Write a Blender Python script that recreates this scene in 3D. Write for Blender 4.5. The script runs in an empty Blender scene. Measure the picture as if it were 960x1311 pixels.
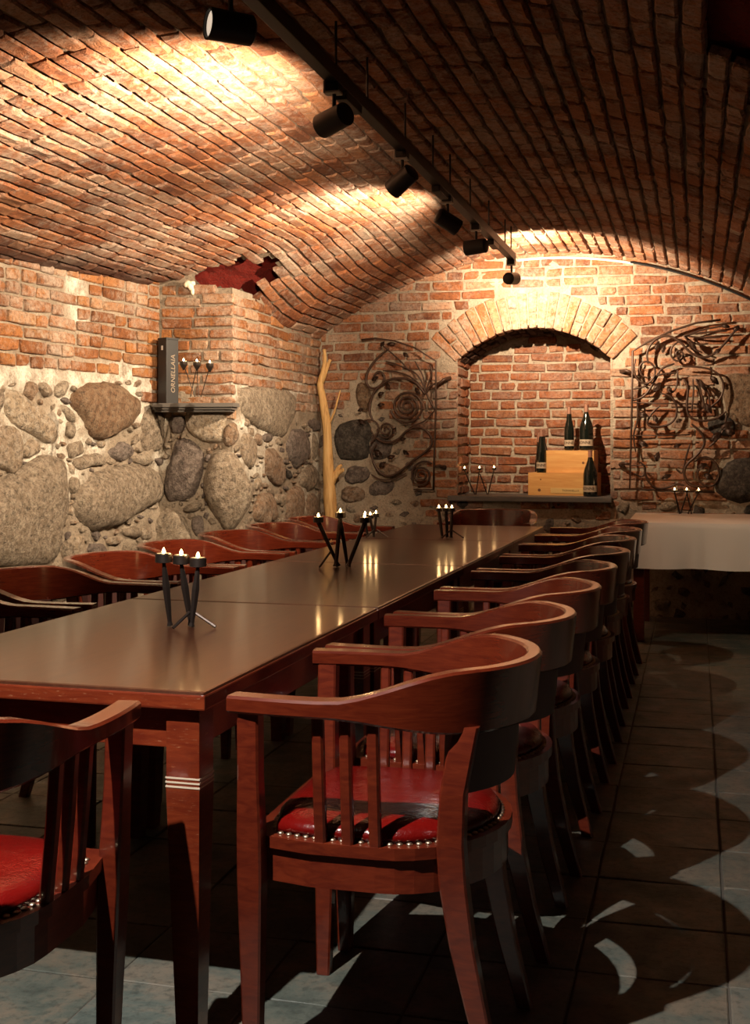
import bpy, bmesh, math, random
from mathutils import Vector, Matrix, Euler, noise
R = random.Random(7)
PI = math.pi
scene = bpy.context.scene
COL = scene.collection

# ------------------------------------------------------------------ camera, world, exposure
F_PX, EYE, VPX, HOR = 1570.0, 1.25, 891.0, 568.0      # focal length (px of 960x1311), eye height, vanishing point
TH = math.atan((VPX - 480.0) / F_PX)
cam_d = bpy.data.cameras.new('camera')
cam_d.sensor_fit = 'AUTO'; cam_d.sensor_width = 36.0
cam_d.lens = F_PX * 36.0 / 1311.0
cam_d.shift_y = -(655.5 - HOR) / 1311.0
cam_d.clip_start = 0.05; cam_d.clip_end = 60
cam = bpy.data.objects.new('camera', cam_d); COL.objects.link(cam)
cam.location = (0, 0, EYE); cam.rotation_euler = (PI / 2, 0, TH)
scene.camera = cam
world = bpy.data.worlds.new('world'); scene.world = world
world.use_nodes = True
world.node_tree.nodes['Background'].inputs[0].default_value = (0.55, 0.5, 0.5, 1)
world.node_tree.nodes['Background'].inputs[1].default_value = 0.008
scene.view_settings.view_transform = 'Standard'
scene.view_settings.look = 'None'
scene.view_settings.exposure = 0.0
scene.view_settings.gamma = 1.0
scene.view_settings.use_curve_mapping = False
try:
    scene.cycles.max_bounces = 8; scene.cycles.diffuse_bounces = 4; scene.cycles.glossy_bounces = 4
    scene.cycles.sample_clamp_indirect = 4.0
    scene.cycles.caustics_reflective = False; scene.cycles.caustics_refractive = False
except Exception:
    pass
WARM = (1.0, 0.77, 0.515)
# spotlights on the track: Y along the track, drop, aim vector, watts, cone degrees, blend, colour
SPOTS = [
    (2.95, (-0.75, -0.65, 0.02), 60, 90, 0.9, WARM),
    (3.88, (-1.0, 0.58, -0.20), 640, 124, 0.9, WARM),
    (4.85, (-0.75, 0.30, -0.50), 25, 60, 0.8, WARM),
    (5.79, (0.72, 0.50, -0.48), 95, 78, 0.9, WARM),
    (6.58, (-1.0, 0.25, -0.06), 380, 122, 0.9, WARM),
    (7.90, (0.22, 0.92, 0.11), 370, 140, 1.0, WARM),
    (1.25, (0.65, 1.65, -2.3), 330, 60, 0.3, (1.0, 0.93, 0.84)),
]
TRACK_X, TRACK_Z = -1.155, 2.455

# ------------------------------------------------------------------ pixel rays used to lay things out on their real planes
def ray(x, y):
    r = (x - 480.0) / F_PX; u = (HOR - y) / F_PX
    return Vector((-math.sin(TH) + r * math.cos(TH), math.cos(TH) + r * math.sin(TH), u))
EYEV = Vector((0, 0, EYE))
def hit(x, y, p0, n):
    d = ray(x, y); s = (Vector(p0) - EYEV).dot(n) / d.dot(n)
    return EYEV + d * s
def at_z(x, y, z): return hit(x, y, (0, 0, z), Vector((0, 0, 1)))
def at_y(x, y, Y): return hit(x, y, (0, Y, 0), Vector((0, 1, 0)))
def at_x(x, y, X): return hit(x, y, (X, 0, 0), Vector((1, 0, 0)))
def proj(P):
    fw = -math.sin(TH) * P[0] + math.cos(TH) * P[1]; r = math.cos(TH) * P[0] + math.sin(TH) * P[1]
    if fw < 0.05: return None
    return (480 + F_PX * r / fw, HOR - F_PX * (P[2] - EYE) / fw, fw)
def inpoly(x, y, poly):
    c = False; j = len(poly) - 1
    for i in range(len(poly)):
        xi, yi = poly[i]; xj, yj = poly[j]
        if (yi > y) != (yj > y) and x < (xj - xi) * (y - yi) / (yj - yi) + xi: c = not c
        j = i
    return c

# ------------------------------------------------------------------ object helpers
def link(name, me, parent=None, kind=None, loc=None):
    o = bpy.data.objects.new(name, me); COL.objects.link(o)
    if parent is not None: o.parent = parent
    if kind: o['kind'] = kind
    if loc is not None: o.location = loc
    return o
def obj(name, bm, m, parent=None, smooth=False, kind=None, loc=None, angle=None):
    me = bpy.data.meshes.new(name)
    bmesh.ops.recalc_face_normals(bm, faces=bm.faces)
    bm.to_mesh(me); bm.free()
    if isinstance(m, (list, tuple)):
        for x in m: me.materials.append(x)
    else: me.materials.append(m)
    if smooth:
        me.polygons.foreach_set('use_smooth', [True] * len(me.polygons))
        if angle:
            try: me.set_sharp_from_angle(angle=math.radians(angle))
            except Exception: pass
    return link(name, me, parent, kind, loc)
def thing(name, label, cat, loc=(0, 0, 0), rz=0, group=None):
    o = bpy.data.objects.new(name, None); COL.objects.link(o)
    o.empty_display_size = 0.05
    o.location = loc; o.rotation_euler = (0, 0, rz)
    return tag(o, label, cat, group)
def tag(o, label, cat, group=None):
    o['label'] = label; o['category'] = cat
    if group: o['group'] = group
    return o
def struct(o, label=None):
    o['kind'] = 'structure'
    if label: o['label'] = label
    return o
def copy_tree(o, parent=None):
    c = o.copy(); COL.objects.link(c)
    if parent is not None: c.parent = parent
    for ch in list(o.children): copy_tree(ch, c)
    return c

def add_box(bm, lo, hi, bevel=0.0, M=None):
    vs = [bm.verts.new((x, y, z)) for x in (lo[0], hi[0]) for y in (lo[1], hi[1]) for z in (lo[2], hi[2])]
    fs = [bm.faces.new([vs[i] for i in f]) for f in ((0,1,3,2),(4,6,7,5),(0,4,5,1),(2,3,7,6),(0,2,6,4),(1,5,7,3))]
    if bevel > 0:
        es = list({e for f in fs for e in f.edges})
        r = bmesh.ops.bevel(bm, geom=es, offset=bevel, segments=2, affect='EDGES', profile=0.6)
        vs = list({v for f in r['faces'] for v in f.verts} | {v for v in vs if v.is_valid})
    if M is not None: bmesh.ops.transform(bm, matrix=M, verts=[v for v in vs if v.is_valid])
def frame_at(p, t, up=Vector((0, 0, 1))):
    t = t.normalized()
    if abs(t.dot(up)) > 0.98: up = Vector((1, 0, 0))
    s = t.cross(up).normalized(); u = s.cross(t).normalized()
    return s, u
def add_tube(bm, pts, rad, n=8, caps=True, flat=1.0):
    """round tube along points; rad a number or one per point; flat squashes the second axis"""
    pts = [Vector(p) for p in pts]
    if not isinstance(rad, (list, tuple)): rad = [rad] * len(pts)
    rings = []; ref = None
    for i, p in enumerate(pts):
        t = (pts[min(i + 1, len(pts) - 1)] - pts[max(i - 1, 0)])
        if t.length < 1e-9: t = Vector((0, 0, 1))
        t.normalize()
        if ref is None: s, u = frame_at(p, t)
        else:
            s = ref - t * ref.dot(t)
            s = s.normalized() if s.length > 1e-6 else frame_at(p, t)[0]
            u = s.cross(t).normalized()
        ref = s
        rings.append([bm.verts.new(p + (s * math.cos(2*PI*k/n) + u * math.sin(2*PI*k/n) * flat) * rad[i]) for k in range(n)])
    for a, b in zip(rings, rings[1:]):
        for k in range(n): bm.faces.new((a[k], a[(k+1) % n], b[(k+1) % n], b[k]))
    if caps:
        bm.faces.new(rings[0][::-1]); bm.faces.new(rings[-1])
def add_lathe(bm, prof, n=20, M=None):
    """profile of (r, z), from bottom to top, capped"""
    new = []
    rings = []
    for r, z in prof:
        ring = [bm.verts.new((r*math.cos(2*PI*k/n), r*math.sin(2*PI*k/n), z)) for k in range(n)]
        rings.append(ring); new += ring
    for a, b in zip(rings, rings[1:]):
        for k in range(n): bm.faces.new((a[k], a[(k+1) % n], b[(k+1) % n], b[k]))
    bm.faces.new(rings[0][::-1]); bm.faces.new(rings[-1])
    if M is not None: bmesh.ops.transform(bm, matrix=M, verts=new)
def add_prism(bm, poly, z0, z1):
    b = [bm.verts.new((x, y, z0)) for x, y in poly]; t = [bm.verts.new((x, y, z1)) for x, y in poly]
    bm.faces.new(b[::-1]); bm.faces.new(t)
    for i in range(len(poly)):
        j = (i + 1) % len(poly); bm.faces.new((b[i], b[j], t[j], t[i]))
def smooth_pts(pts, it=2, closed=False):
    pts = [Vector(p) for p in pts]
    for _ in range(it):
        q = []
        n = len(pts)
        rng = range(n if closed else n - 1)
        if not closed: q.append(pts[0])
        for i in rng:
            a, b = pts[i], pts[(i + 1) % n]
            q += [a * 0.75 + b * 0.25, a * 0.25 + b * 0.75]
        if not closed: q.append(pts[-1])
        pts = q
    return pts
def text_mesh(name, body, size, m, parent, M, extrude=0.0004, align='CENTER', shear=0.0):
    cu = bpy.data.curves.new(name, 'FONT'); cu.body = body; cu.size = size; cu.extrude = extrude
    cu.align_x = align; cu.align_y = 'CENTER'; cu.resolution_u = 2; cu.shear = shear
    o = bpy.data.objects.new(name, cu); COL.objects.link(o)
    me = bpy.data.meshes.new_from_object(o)
    bpy.data.objects.remove(o)
    me.materials.clear(); me.materials.append(m)
    q = link(name, me, parent); q.matrix_local = M
    return q

# ------------------------------------------------------------------ materials
class NT:
    def __init__(s, name):
        s.m = bpy.data.materials.new(name); s.m.use_nodes = True
        s.t = s.m.node_tree; s.t.nodes.clear()
        s.out = s.t.nodes.new('ShaderNodeOutputMaterial')
        s.b = s.t.nodes.new('ShaderNodeBsdfPrincipled')
        s.t.links.new(s.b.outputs[0], s.out.inputs[0])
    def n(s, typ, **kw):
        nd = s.t.nodes.new(typ)
        for k, v in kw.items():
            if hasattr(nd, k): setattr(nd, k, v)
        return nd
    def l(s, a, b): s.t.links.new(a, b)
    def setin(s, nd, key, v):
        if hasattr(v, 'is_linked') or isinstance(v, bpy.types.NodeSocket): s.l(v, nd.inputs[key])
        else: nd.inputs[key].default_value = v
    def noise(s, vec, scale, detail=4, rough=0.6, dist=0.0):
        nd = s.n('ShaderNodeTexNoise'); nd.inputs['Scale'].default_value = scale
        nd.inputs['Detail'].default_value = detail; nd.inputs['Roughness'].default_value = rough
        nd.inputs['Distortion'].default_value = dist
        if vec is not None: s.l(vec, nd.inputs['Vector'])
        return nd.outputs[0]
    def ramp(s, fac, stops, interp='LINEAR'):
        nd = s.n('ShaderNodeValToRGB'); cr = nd.color_ramp; cr.interpolation = interp
        while len(cr.elements) < len(stops): cr.elements.new(0.5)
        for e, (p, c) in zip(cr.elements, stops):
            e.position = p; e.color = (c[0], c[1], c[2], 1) if not isinstance(c, (int, float)) else (c, c, c, 1)
        s.l(fac, nd.inputs[0]); return nd.outputs[0]
    def mix(s, fac, a, b, mode='MIX'):
        nd = s.n('ShaderNodeMix'); nd.data_type = 'RGBA'; nd.blend_type = mode
        s.setin(nd, 0, fac)
        for i, v in ((6, a), (7, b)):
            if isinstance(v, tuple): v = (v[0], v[1], v[2], 1)
            s.setin(nd, i, v)
        return nd.outputs[2]
    def math(s, op, a, b=0.5):
        nd = s.n('ShaderNodeMath'); nd.operation = op; s.setin(nd, 0, a); s.setin(nd, 1, b); return nd.outputs[0]
    def pos(s): return s.n('ShaderNodeNewGeometry').outputs['Position']
    def objc(s): return s.n('ShaderNodeTexCoord').outputs['Object']
    def rnd(s):
        a = s.n('ShaderNodeObjectInfo').outputs['Random']
        b = s.n('ShaderNodeNewGeometry').outputs['Random Per Island']
        return s.math('FRACT', s.math('ADD', a, b))
    def mapped(s, vec, scale=(1, 1, 1), loc=None):
        nd = s.n('ShaderNodeMapping'); s.l(vec, nd.inputs[0]); nd.inputs['Scale'].default_value = scale
        if loc is not None: s.l(loc, nd.inputs['Location'])
        return nd.outputs[0]
    def bump(s, h, strength=0.4, dist=0.01):
        nd = s.n('ShaderNodeBump'); nd.inputs['Strength'].default_value = strength
        nd.inputs['Distance'].default_value = dist
        s.l(h, nd.inputs['Height']); s.l(nd.outputs[0], s.b.inputs['Normal'])
    def col(s, c): s.setin(s.b, 'Base Color', (c[0], c[1], c[2], 1) if isinstance(c, tuple) else c)
    def rough(s, v): s.setin(s.b, 'Roughness', v)

def simple(name, c, rough=0.5, metal=0.0, coat=0.0, emit=None, es=0.0):
    t = NT(name); t.col(c); t.rough(rough); t.b.inputs['Metallic'].default_value = metal
    t.b.inputs['Coat Weight'].default_value = coat; t.b.inputs['Coat Roughness'].default_value = 0.12
    if emit:
        t.b.inputs['Emission Color'].default_value = (*emit, 1); t.b.inputs['Emission Strength'].default_value = es
    # faint surface variation
    if not emit:
        h = t.noise(t.objc(), 60, 3); t.bump(h, 0.06, 0.002)
    return t.m

def brick_mat(name, stops, lime=0.5, shade=0.0, limec=(0.58, 0.50, 0.42), blotch=(0.50, 0.20, 0.085)):
    t = NT(name); r = t.rnd(); p = t.pos()
    base = t.ramp(r, stops)
    n1 = t.noise(p, 11, 6, 0.7)
    base = t.mix(t.ramp(n1, [(0.35, 0.0), (0.68, 0.6)]), base, blotch, 'MIX')
    r2 = t.math('FRACT', t.math('MULTIPLY', r, 17.31))
    base = t.mix(t.math('MULTIPLY', r2, 0.6), base, t.mix(1.0, base, (0.45, 0.40, 0.38), 'MULTIPLY'))
    # darker fired patches
    base = t.mix(t.ramp(t.noise(p, 17, 5, 0.7), [(0.52, 0.0), (0.72, 0.6)]), base, (0.10, 0.04, 0.028))
    # lime bloom and smeared mortar
    n2 = t.noise(p, 26, 7, 0.75, 0.4); n3 = t.noise(p, 1.9, 4, 0.65)
    lf = t.math('MULTIPLY', t.ramp(t.math('ADD', t.math('MULTIPLY', n2, 0.55), t.math('MULTIPLY', n3, 0.6)), [(0.53, 0.0), (0.70, 1.0)]), lime)
    base = t.mix(lf, base, limec)
    n4 = t.noise(p, 55, 6, 0.8)
    base = t.mix(t.ramp(n4, [(0.32, 0.75), (0.50, 0.0)]), base, (0.05, 0.026, 0.02))
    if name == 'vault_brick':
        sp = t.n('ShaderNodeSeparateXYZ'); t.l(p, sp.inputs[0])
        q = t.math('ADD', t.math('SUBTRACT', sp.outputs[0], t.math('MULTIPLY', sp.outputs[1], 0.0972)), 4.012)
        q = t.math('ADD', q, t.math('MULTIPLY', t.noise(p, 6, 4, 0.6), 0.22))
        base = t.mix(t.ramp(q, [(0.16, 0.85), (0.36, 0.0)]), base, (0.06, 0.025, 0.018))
    if shade > 0:
        base = t.mix(shade, base, (0.02, 0.014, 0.012))  # painted shade: blends the brick towards near-black
    t.col(base); t.rough(0.9)
    t.b.inputs['Specular IOR Level'].default_value = 0.2
    h = t.math('ADD', t.noise(p, 30, 6, 0.75), t.math('MULTIPLY', t.noise(p, 110, 4, 0.7), 0.4))
    t.bump(h, 0.95, 0.022)
    return t.m
ORANGE = [(0.0, (0.15, 0.058, 0.036)), (0.3, (0.33, 0.112, 0.050)), (0.6, (0.45, 0.165, 0.070)), (0.85, (0.47, 0.23, 0.125)), (1.0, (0.48, 0.34, 0.25))]
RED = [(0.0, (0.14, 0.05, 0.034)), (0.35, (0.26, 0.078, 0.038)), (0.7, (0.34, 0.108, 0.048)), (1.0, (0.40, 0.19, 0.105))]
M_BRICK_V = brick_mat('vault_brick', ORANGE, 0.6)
M_BRICK_L = brick_mat('wall_brick', [(0.0, (0.22, 0.085, 0.035)), (0.4, (0.38, 0.15, 0.048)), (0.8, (0.47, 0.21, 0.070)), (1.0, (0.50, 0.33, 0.21))], 0.65)
M_BRICK_B = brick_mat('back_wall_brick', ORANGE, 0.42)
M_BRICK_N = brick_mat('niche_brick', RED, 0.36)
M_BRICK_S = brick_mat('shaded_brick', RED, 0.1, 0.88)  # inner arch rings: the soffit's shadow is put into the brick colour

def mortar_mat(name, c1, c2, lime=False):
    t = NT(name); p = t.pos()
    n = t.noise(p, 7, 6, 0.65)
    c = t.mix(t.ramp(n, [(0.3, 0.0), (0.7, 1.0)]), c1, c2)
    if lime:
        a = t.n('ShaderNodeAttribute'); a.attribute_name = 'lime'
        f = t.math('MULTIPLY', a.outputs['Fac'], t.ramp(t.noise(p, 13, 6, 0.7), [(0.36, 0.05), (0.56, 1.0)]))
        c = t.mix(f, c, (0.72, 0.68, 0.60))
    c = t.mix(t.ramp(t.noise(p, 60, 4, 0.7), [(0.3, 0.5), (0.5, 0.0)]), c, (0.05, 0.04, 0.033))
    t.col(c); t.rough(0.95); t.b.inputs['Specular IOR Level'].default_value = 0.15
    h = t.math('ADD', t.noise(p, 26, 6, 0.7), t.math('MULTIPLY', t.noise(p, 120, 3), 0.4))
    t.bump(h, 0.9, 0.02)
    return t.m
M_MORTAR = mortar_mat('lime_mortar', (0.25, 0.195, 0.145), (0.41, 0.34, 0.265), True)
M_MORTAR_V = mortar_mat('vault_mortar', (0.15, 0.11, 0.08), (0.27, 0.21, 0.16))
M_MORTAR_B = mortar_mat('back_wall_mortar', (0.30, 0.23, 0.17), (0.48, 0.40, 0.31))
M_DARKRED = mortar_mat('dark_red_plaster', (0.15, 0.014, 0.010), (0.18, 0.018, 0.012))
def stone_mat(name, c1, c2, c3):
    t = NT(name); p = t.pos(); r = t.rnd()
    n = t.noise(p, 6, 6, 0.7, 0.6)
    c = t.mix(t.ramp(n, [(0.3, 0.0), (0.65, 1.0)]), c1, c2)
    c = t.mix(t.ramp(t.noise(p, 24, 6, 0.8), [(0.44, 0.0), (0.60, 1.0)]), c, c3)
    c = t.mix(t.ramp(t.noise(p, 40, 6, 0.85), [(0.38, 0.75), (0.52, 0.0)]), c, (0.035, 0.028, 0.024))
    c = t.mix(t.math('MULTIPLY', r, 0.45), c, t.mix(1.0, c, (0.5, 0.44, 0.42), 'MULTIPLY'))
    t.col(c); t.rough(0.85); t.b.inputs['Specular IOR Level'].default_value = 0.25
    h = t.math('ADD', t.noise(p, 17, 6, 0.75), t.math('MULTIPLY', t.noise(p, 90, 4, 0.7), 0.35))
    t.bump(h, 1.0, 0.035)
    return t.m
M_STONE = {
    'grey': stone_mat('grey_fieldstone', (0.23, 0.178, 0.13), (0.34, 0.27, 0.20), (0.47, 0.395, 0.31)),
    'tan': stone_mat('tan_fieldstone', (0.34, 0.25, 0.17), (0.42, 0.33, 0.235), (0.55, 0.47, 0.38)),
    'brown': stone_mat('brown_fieldstone', (0.17, 0.10, 0.06), (0.26, 0.155, 0.09), (0.34, 0.24, 0.16)),
    'dark': stone_mat('dark_fieldstone', (0.12, 0.095, 0.085), (0.20, 0.155, 0.135), (0.30, 0.25, 0.22)),
    'rust': stone_mat('rusty_fieldstone', (0.25, 0.15, 0.09), (0.36, 0.24, 0.16), (0.44, 0.35, 0.27)),
    'black': stone_mat('blackish_fieldstone', (0.035, 0.03, 0.028), (0.075, 0.06, 0.052), (0.15, 0.13, 0.11)),
}
def tile_mat():
    t = NT('slate_tile'); p = t.pos(); r = t.rnd()
    n = t.noise(p, 5.5, 6, 0.7, 0.4)
    c = t.ramp(n, [(0.28, (0.050, 0.068, 0.064)), (0.45, (0.105, 0.125, 0.112)), (0.57, (0.165, 0.150, 0.122)), (0.75, (0.22, 0.175, 0.135))])
    c = t.mix(t.math('MULTIPLY', r, 0.5), c, t.mix(1.0, c, (0.75, 0.62, 0.5), 'MULTIPLY'))
    c = t.mix(t.ramp(t.noise(p, 40, 4, 0.7), [(0.35, 0.5), (0.5, 0.0)]), c, (0.03, 0.033, 0.03))
    t.col(c)
    t.rough(t.ramp(t.noise(p, 9, 4), [(0.3, 0.42), (0.7, 0.62)]))
    h = t.math('ADD', t.noise(p, 14, 5, 0.6), t.math('MULTIPLY', t.noise(p, 90, 3), 0.3))
    t.bump(h, 0.35, 0.006)
    return t.m
M_TILE = tile_mat()
M_GROUT = simple('floor_grout', (0.10, 0.085, 0.07), 0.9)
def wood_mat(name, c1, c2, rough, coat, stretch=(2, 30, 30)):
    t = NT(name); o = t.mapped(t.objc(), stretch)
    r = t.n('ShaderNodeObjectInfo').outputs['Random']
    n = t.noise(o, 2.2, 6, 0.6, 0.8)
    c = t.mix(t.ramp(n, [(0.35, 0.0), (0.68, 1.0)]), c1, c2)
    c = t.mix(t.math('MULTIPLY', r, 0.3), c, t.mix(1.0, c, (0.6, 0.5, 0.5), 'MULTIPLY'))
    t.col(c); t.rough(rough)
    t.b.inputs['Coat Weight'].default_value = coat; t.b.inputs['Coat Roughness'].default_value = 0.12 if 'tabletop' in name else 0.1
    t.bump(t.noise(o, 5, 4), 0.05, 0.002)
    if 'edge' in name:
        w = t.ramp(t.noise(t.mapped(t.objc(), (9, 9, 60)), 4, 6, 0.8), [(0.60, 0.0), (0.68, 0.8)])
        t.col(t.mix(w, c, (0.42, 0.20, 0.10)))
    if 'tabletop' in name: t.b.inputs['Specular IOR Level'].default_value = 0.22
    return t.m
M_WOOD = wood_mat('mahogany', (0.085, 0.0105, 0.0045), (0.15, 0.022, 0.0075), 0.32, 0.6, (8, 8, 30))
M_RAIL = wood_mat('polished_mahogany', (0.075, 0.0092, 0.0036), (0.115, 0.017, 0.0058), 0.25, 0.8, (7, 7, 50))
M_TOP = wood_mat('dark_polished_tabletop', (0.045, 0.013, 0.006), (0.070, 0.022, 0.009), 0.38, 0.55, (24, 2.5, 24))
M_EDGE = wood_mat('mahogany_edge', (0.12, 0.016, 0.006), (0.19, 0.032, 0.010), 0.3, 0.7, (5, 5, 30))
M_CREAM = simple('cream_inlay', (0.62, 0.5, 0.38), 0.4)
def leather_mat():
    t = NT('red_leather'); p = t.objc()
    c = t.mix(t.ramp(t.noise(p, 7, 4), [(0.35, 0.0), (0.7, 1.0)]), (0.095, 0.0022, 0.0018), (0.14, 0.0035, 0.0025))
    t.col(c); t.rough(0.22)
    h = t.math('ADD', t.noise(p, 9, 3), t.math('MULTIPLY', t.noise(p, 160, 2), 0.15))
    t.bump(h, 0.35, 0.02)
    return t.m
M_LEATHER = leather_mat()
M_NAIL = simple('nickel_nail', (0.55, 0.42, 0.30), 0.4, 1.0)
M_BACKPAD = simple('dark_back_leather', (0.055, 0.02, 0.018), 0.5)
M_IRON = simple('wrought_iron', (0.05, 0.036, 0.03), 0.42, 0.7)
M_RUSTIRON = simple('rust_brown_iron', (0.065, 0.033, 0.021), 0.42, 0.35)
M_BLACK = simple('black_lamp_metal', (0.012, 0.011, 0.011), 0.5, 0.2)
M_CLIP = simple('pale_adapter', (0.55, 0.53, 0.5), 0.5)
M_LENS = simple('lamp_lens', (0.9, 0.85, 0.75), 0.3, emit=(1.0, 0.8, 0.6), es=0.7)
M_LENSOFF = simple('dim_lamp_lens', (0.5, 0.42, 0.36), 0.25)
M_WAX = simple('tealight_wax', (0.9, 0.82, 0.66), 0.5)
M_TIN = simple('tealight_tin', (0.75, 0.72, 0.68), 0.3, 1.0)
M_FLAME = simple('candle_flame', (1, 0.7, 0.3), 0.5, emit=(1.0, 0.62, 0.24), es=32.0)
M_SLATE = simple('dark_slate_shelf', (0.11, 0.10, 0.092), 0.55)
M_CASE = simple('black_card_case', (0.014, 0.013, 0.014), 0.5)
M_GOLD = simple('dull_gold_print', (0.26, 0.20, 0.145), 0.5)
M_PINE = wood_mat('pine_board', (0.62, 0.29, 0.080), (0.72, 0.40, 0.13), 0.55, 0.0, (2, 20, 26))
M_KNOT = simple('pine_knot', (0.16, 0.055, 0.02), 0.6)
M_PLATE = simple('pale_wood_plate', (0.68, 0.45, 0.17), 0.5)
M_INK = simple('dark_ink', (0.05, 0.025, 0.015), 0.7)
M_GLASS = simple('dark_bottle_glass', (0.006, 0.008, 0.006), 0.08, 0.0, 0.5)
M_FOIL = simple('bottle_foil', (0.46, 0.24, 0.17), 0.35, 0.6)
M_LABEL = simple('buff_bottle_label', (0.44, 0.34, 0.24), 0.7)
def cloth_mat():
    t = NT('white_linen'); p = t.objc()
    t.col((0.80, 0.77, 0.74)); t.rough(0.9)
    t.bump(t.noise(p, 400, 2), 0.1, 0.001); return t.m
M_CLOTH = cloth_mat()
def driftwood_mat():
    t = NT('driftwood'); o = t.mapped(t.objc(), (40, 40, 3))
    n = t.noise(o, 1.5, 5, 0.6, 0.5)
    t.col(t.ramp(n, [(0.3, (0.34, 0.17, 0.055)), (0.5, (0.62, 0.37, 0.14)), (0.75, (0.72, 0.48, 0.22))]))
    t.rough(0.75); t.bump(n, 0.6, 0.01); return t.m
M_DRIFT = driftwood_mat()
M_PALE = simple('pale_plaster', (0.75, 0.68, 0.52), 0.8)

# ------------------------------------------------------------------ dimensions of the cellar
YB = 9.08                       # back wall face
XC, ZC = -1.05, 2.652           # crown of the vault
PIERX, PIERY = -2.815, 7.225    # masonry pier: its side and its front
XR = 0.82                       # right wall
Y0 = -1.8                       # end behind the camera
def near_x(Y): return -3.31 - 0.0972 * (PIERY - Y)
def sstep(a, b, x):
    t = max(0.0, min(1.0, (x - a) / (b - a))); return t * t * (3 - 2 * t)
def rad_left(Y):
    k = 1 / 2.95 + (1 / 6.6 - 1 / 2.95) * sstep(8.25, 7.15, Y)
    return 1 / k
RR = 3.02
def vault(s, Y, drop=0.0):
    """point of the vault soffit, s = arc length from the crown (left negative); drop moves inward"""
    r = rad_left(Y) if s < 0 else RR
    a = s / r
    return Vector((XC + (r - drop) * math.sin(a), Y, ZC - r * (1 - math.cos(a)) - drop * math.cos(a))), a
def vault_z(X, Y):
    r = rad_left(Y) if X < XC else RR
    d = X - XC
    return ZC - r + math.sqrt(max(r * r - d * d, 0.0))
def hit_vault(x, y):
    d = ray(x, y); lo, hi = 0.5, 14.0
    for _ in range(60):
        m = (lo + hi) / 2; p = EYEV + d * m
        if p.z < vault_z(p.x, p.y): lo = m
        else: hi = m
    return EYEV + d * lo

# ------------------------------------------------------------------ masonry pieces
def brick_verts(rr, L, H, D, chip=0.006):
    """irregular brick: front face at z = 0 looking to +z, length along x; rim rounded; returns verts, faces"""
    a, b = L / 2, H / 2
    out = []
    base = [(-a, -b), (0, -b), (a, -b), (a, 0), (a, b), (0, b), (-a, b), (-a, 0)]
    for i, (x, y) in enumerate(base):
        k = 1.6 if i % 2 == 0 else 0.7
        out.append((x - math.copysign(abs(rr.gauss(0, chip)) * k, x) if x else rr.uniform(-.02, .02),
                    y - math.copysign(abs(rr.gauss(0, chip * 0.7)) * k, y) if y else rr.uniform(-.01, .01)))
    tilt = (rr.gauss(0, .006), rr.gauss(0, .012))
    V = []
    for x, y in out: V.append((x, y, -D))
    for x, y in out: V.append((x, y, -0.006 + rr.gauss(0, .0015) + x * tilt[0] + y * tilt[1]))
    for x, y in out:
        V.append((x - math.copysign(0.008, x) if abs(x) > .03 else x, y - math.copysign(0.007, y) if abs(y) > .015 else y,
                  rr.gauss(0.001, .0018) + x * tilt[0] + y * tilt[1]))
    Fs = []
    for lay in (0, 8):
        for i in range(8):
            j = (i + 1) % 8; Fs.append((lay + i, lay + j, lay + 8 + j, lay + 8 + i))
    Fs.append(tuple(range(16, 24)))
    return V, Fs
class BrickSet:
    """collects bricks (matrix, length, height) of one wall; the largest in view become objects, the rest one joined part"""
    def __init__(s, mat, name='brick', depth=0.05, seed=1, H=0.064, chip=0.006):
        s.mat, s.name, s.items, s.H, s.depth = mat, name, [], H, depth
        rr = random.Random(seed)
        s.kinds = {}
        for key, L in (('long', 0.245), ('short', 0.118), ('mid', 0.18)):
            s.kinds[key] = []
            for k in range(9):
                V, Fs = brick_verts(rr, L, H, depth, chip)
                me = bpy.data.meshes.new(name + '_' + key); me.from_pydata(V, [], Fs); me.materials.append(mat)
                s.kinds[key].append((me, V, Fs, L))
    def add(s, M, L, H=None, area=None):
        key = 'long' if L > 0.2 else ('mid' if L > 0.145 else 'short')
        me, V, Fs, L0 = R.choice(s.kinds[key])
        sx, sy = L / L0, (H or s.H) / s.H
        if R.random() < 0.5: sx, sy = -sx, -sy          # half turn: another face of the same brick
        M = M @ Matrix.Diagonal((sx, sy, 1, 1))
        c = M.translation; p = proj(c); score = 0.0
        if p and -25 < p[0] < 985 and -25 < p[1] < 1336:
            n = (M.to_3x3() @ Vector((0, 0, 1))).normalized()
            d = (EYEV - c); score = 1.0 + L * (H or s.H) * max(0.05, n.dot(d.normalized())) * 1e6 / d.length_squared
        s.items.append((score, len(s.items), M, me, V, Fs))
    def build(s, parent, limit=300):
        it = sorted(s.items, key=lambda q: (-q[0], q[1]))
        ind = [q for q in it[:limit] if q[0] > 0]; rest = it[len(ind):]
        for q in ind:
            o = link(s.name, q[3], parent); o.matrix_local = q[2]
        if rest:
            V, Fs = [], []
            for q in rest:
                b = len(V)
                V += [tuple(q[2] @ Vector(v)) for v in q[4]]
                Fs += [tuple(b + i for i in f) for f in q[5]]
            me = bpy.data.meshes.new('distant_' + s.name + 's'); me.from_pydata(V, [], Fs); me.materials.append(s.mat)
            link('distant_' + s.name + 'work', me, parent, 'stuff')
def basis(x, y, z, t):
    M = Matrix((x, y, z)).transposed().to_4x4(); M.translation = t; return M

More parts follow.
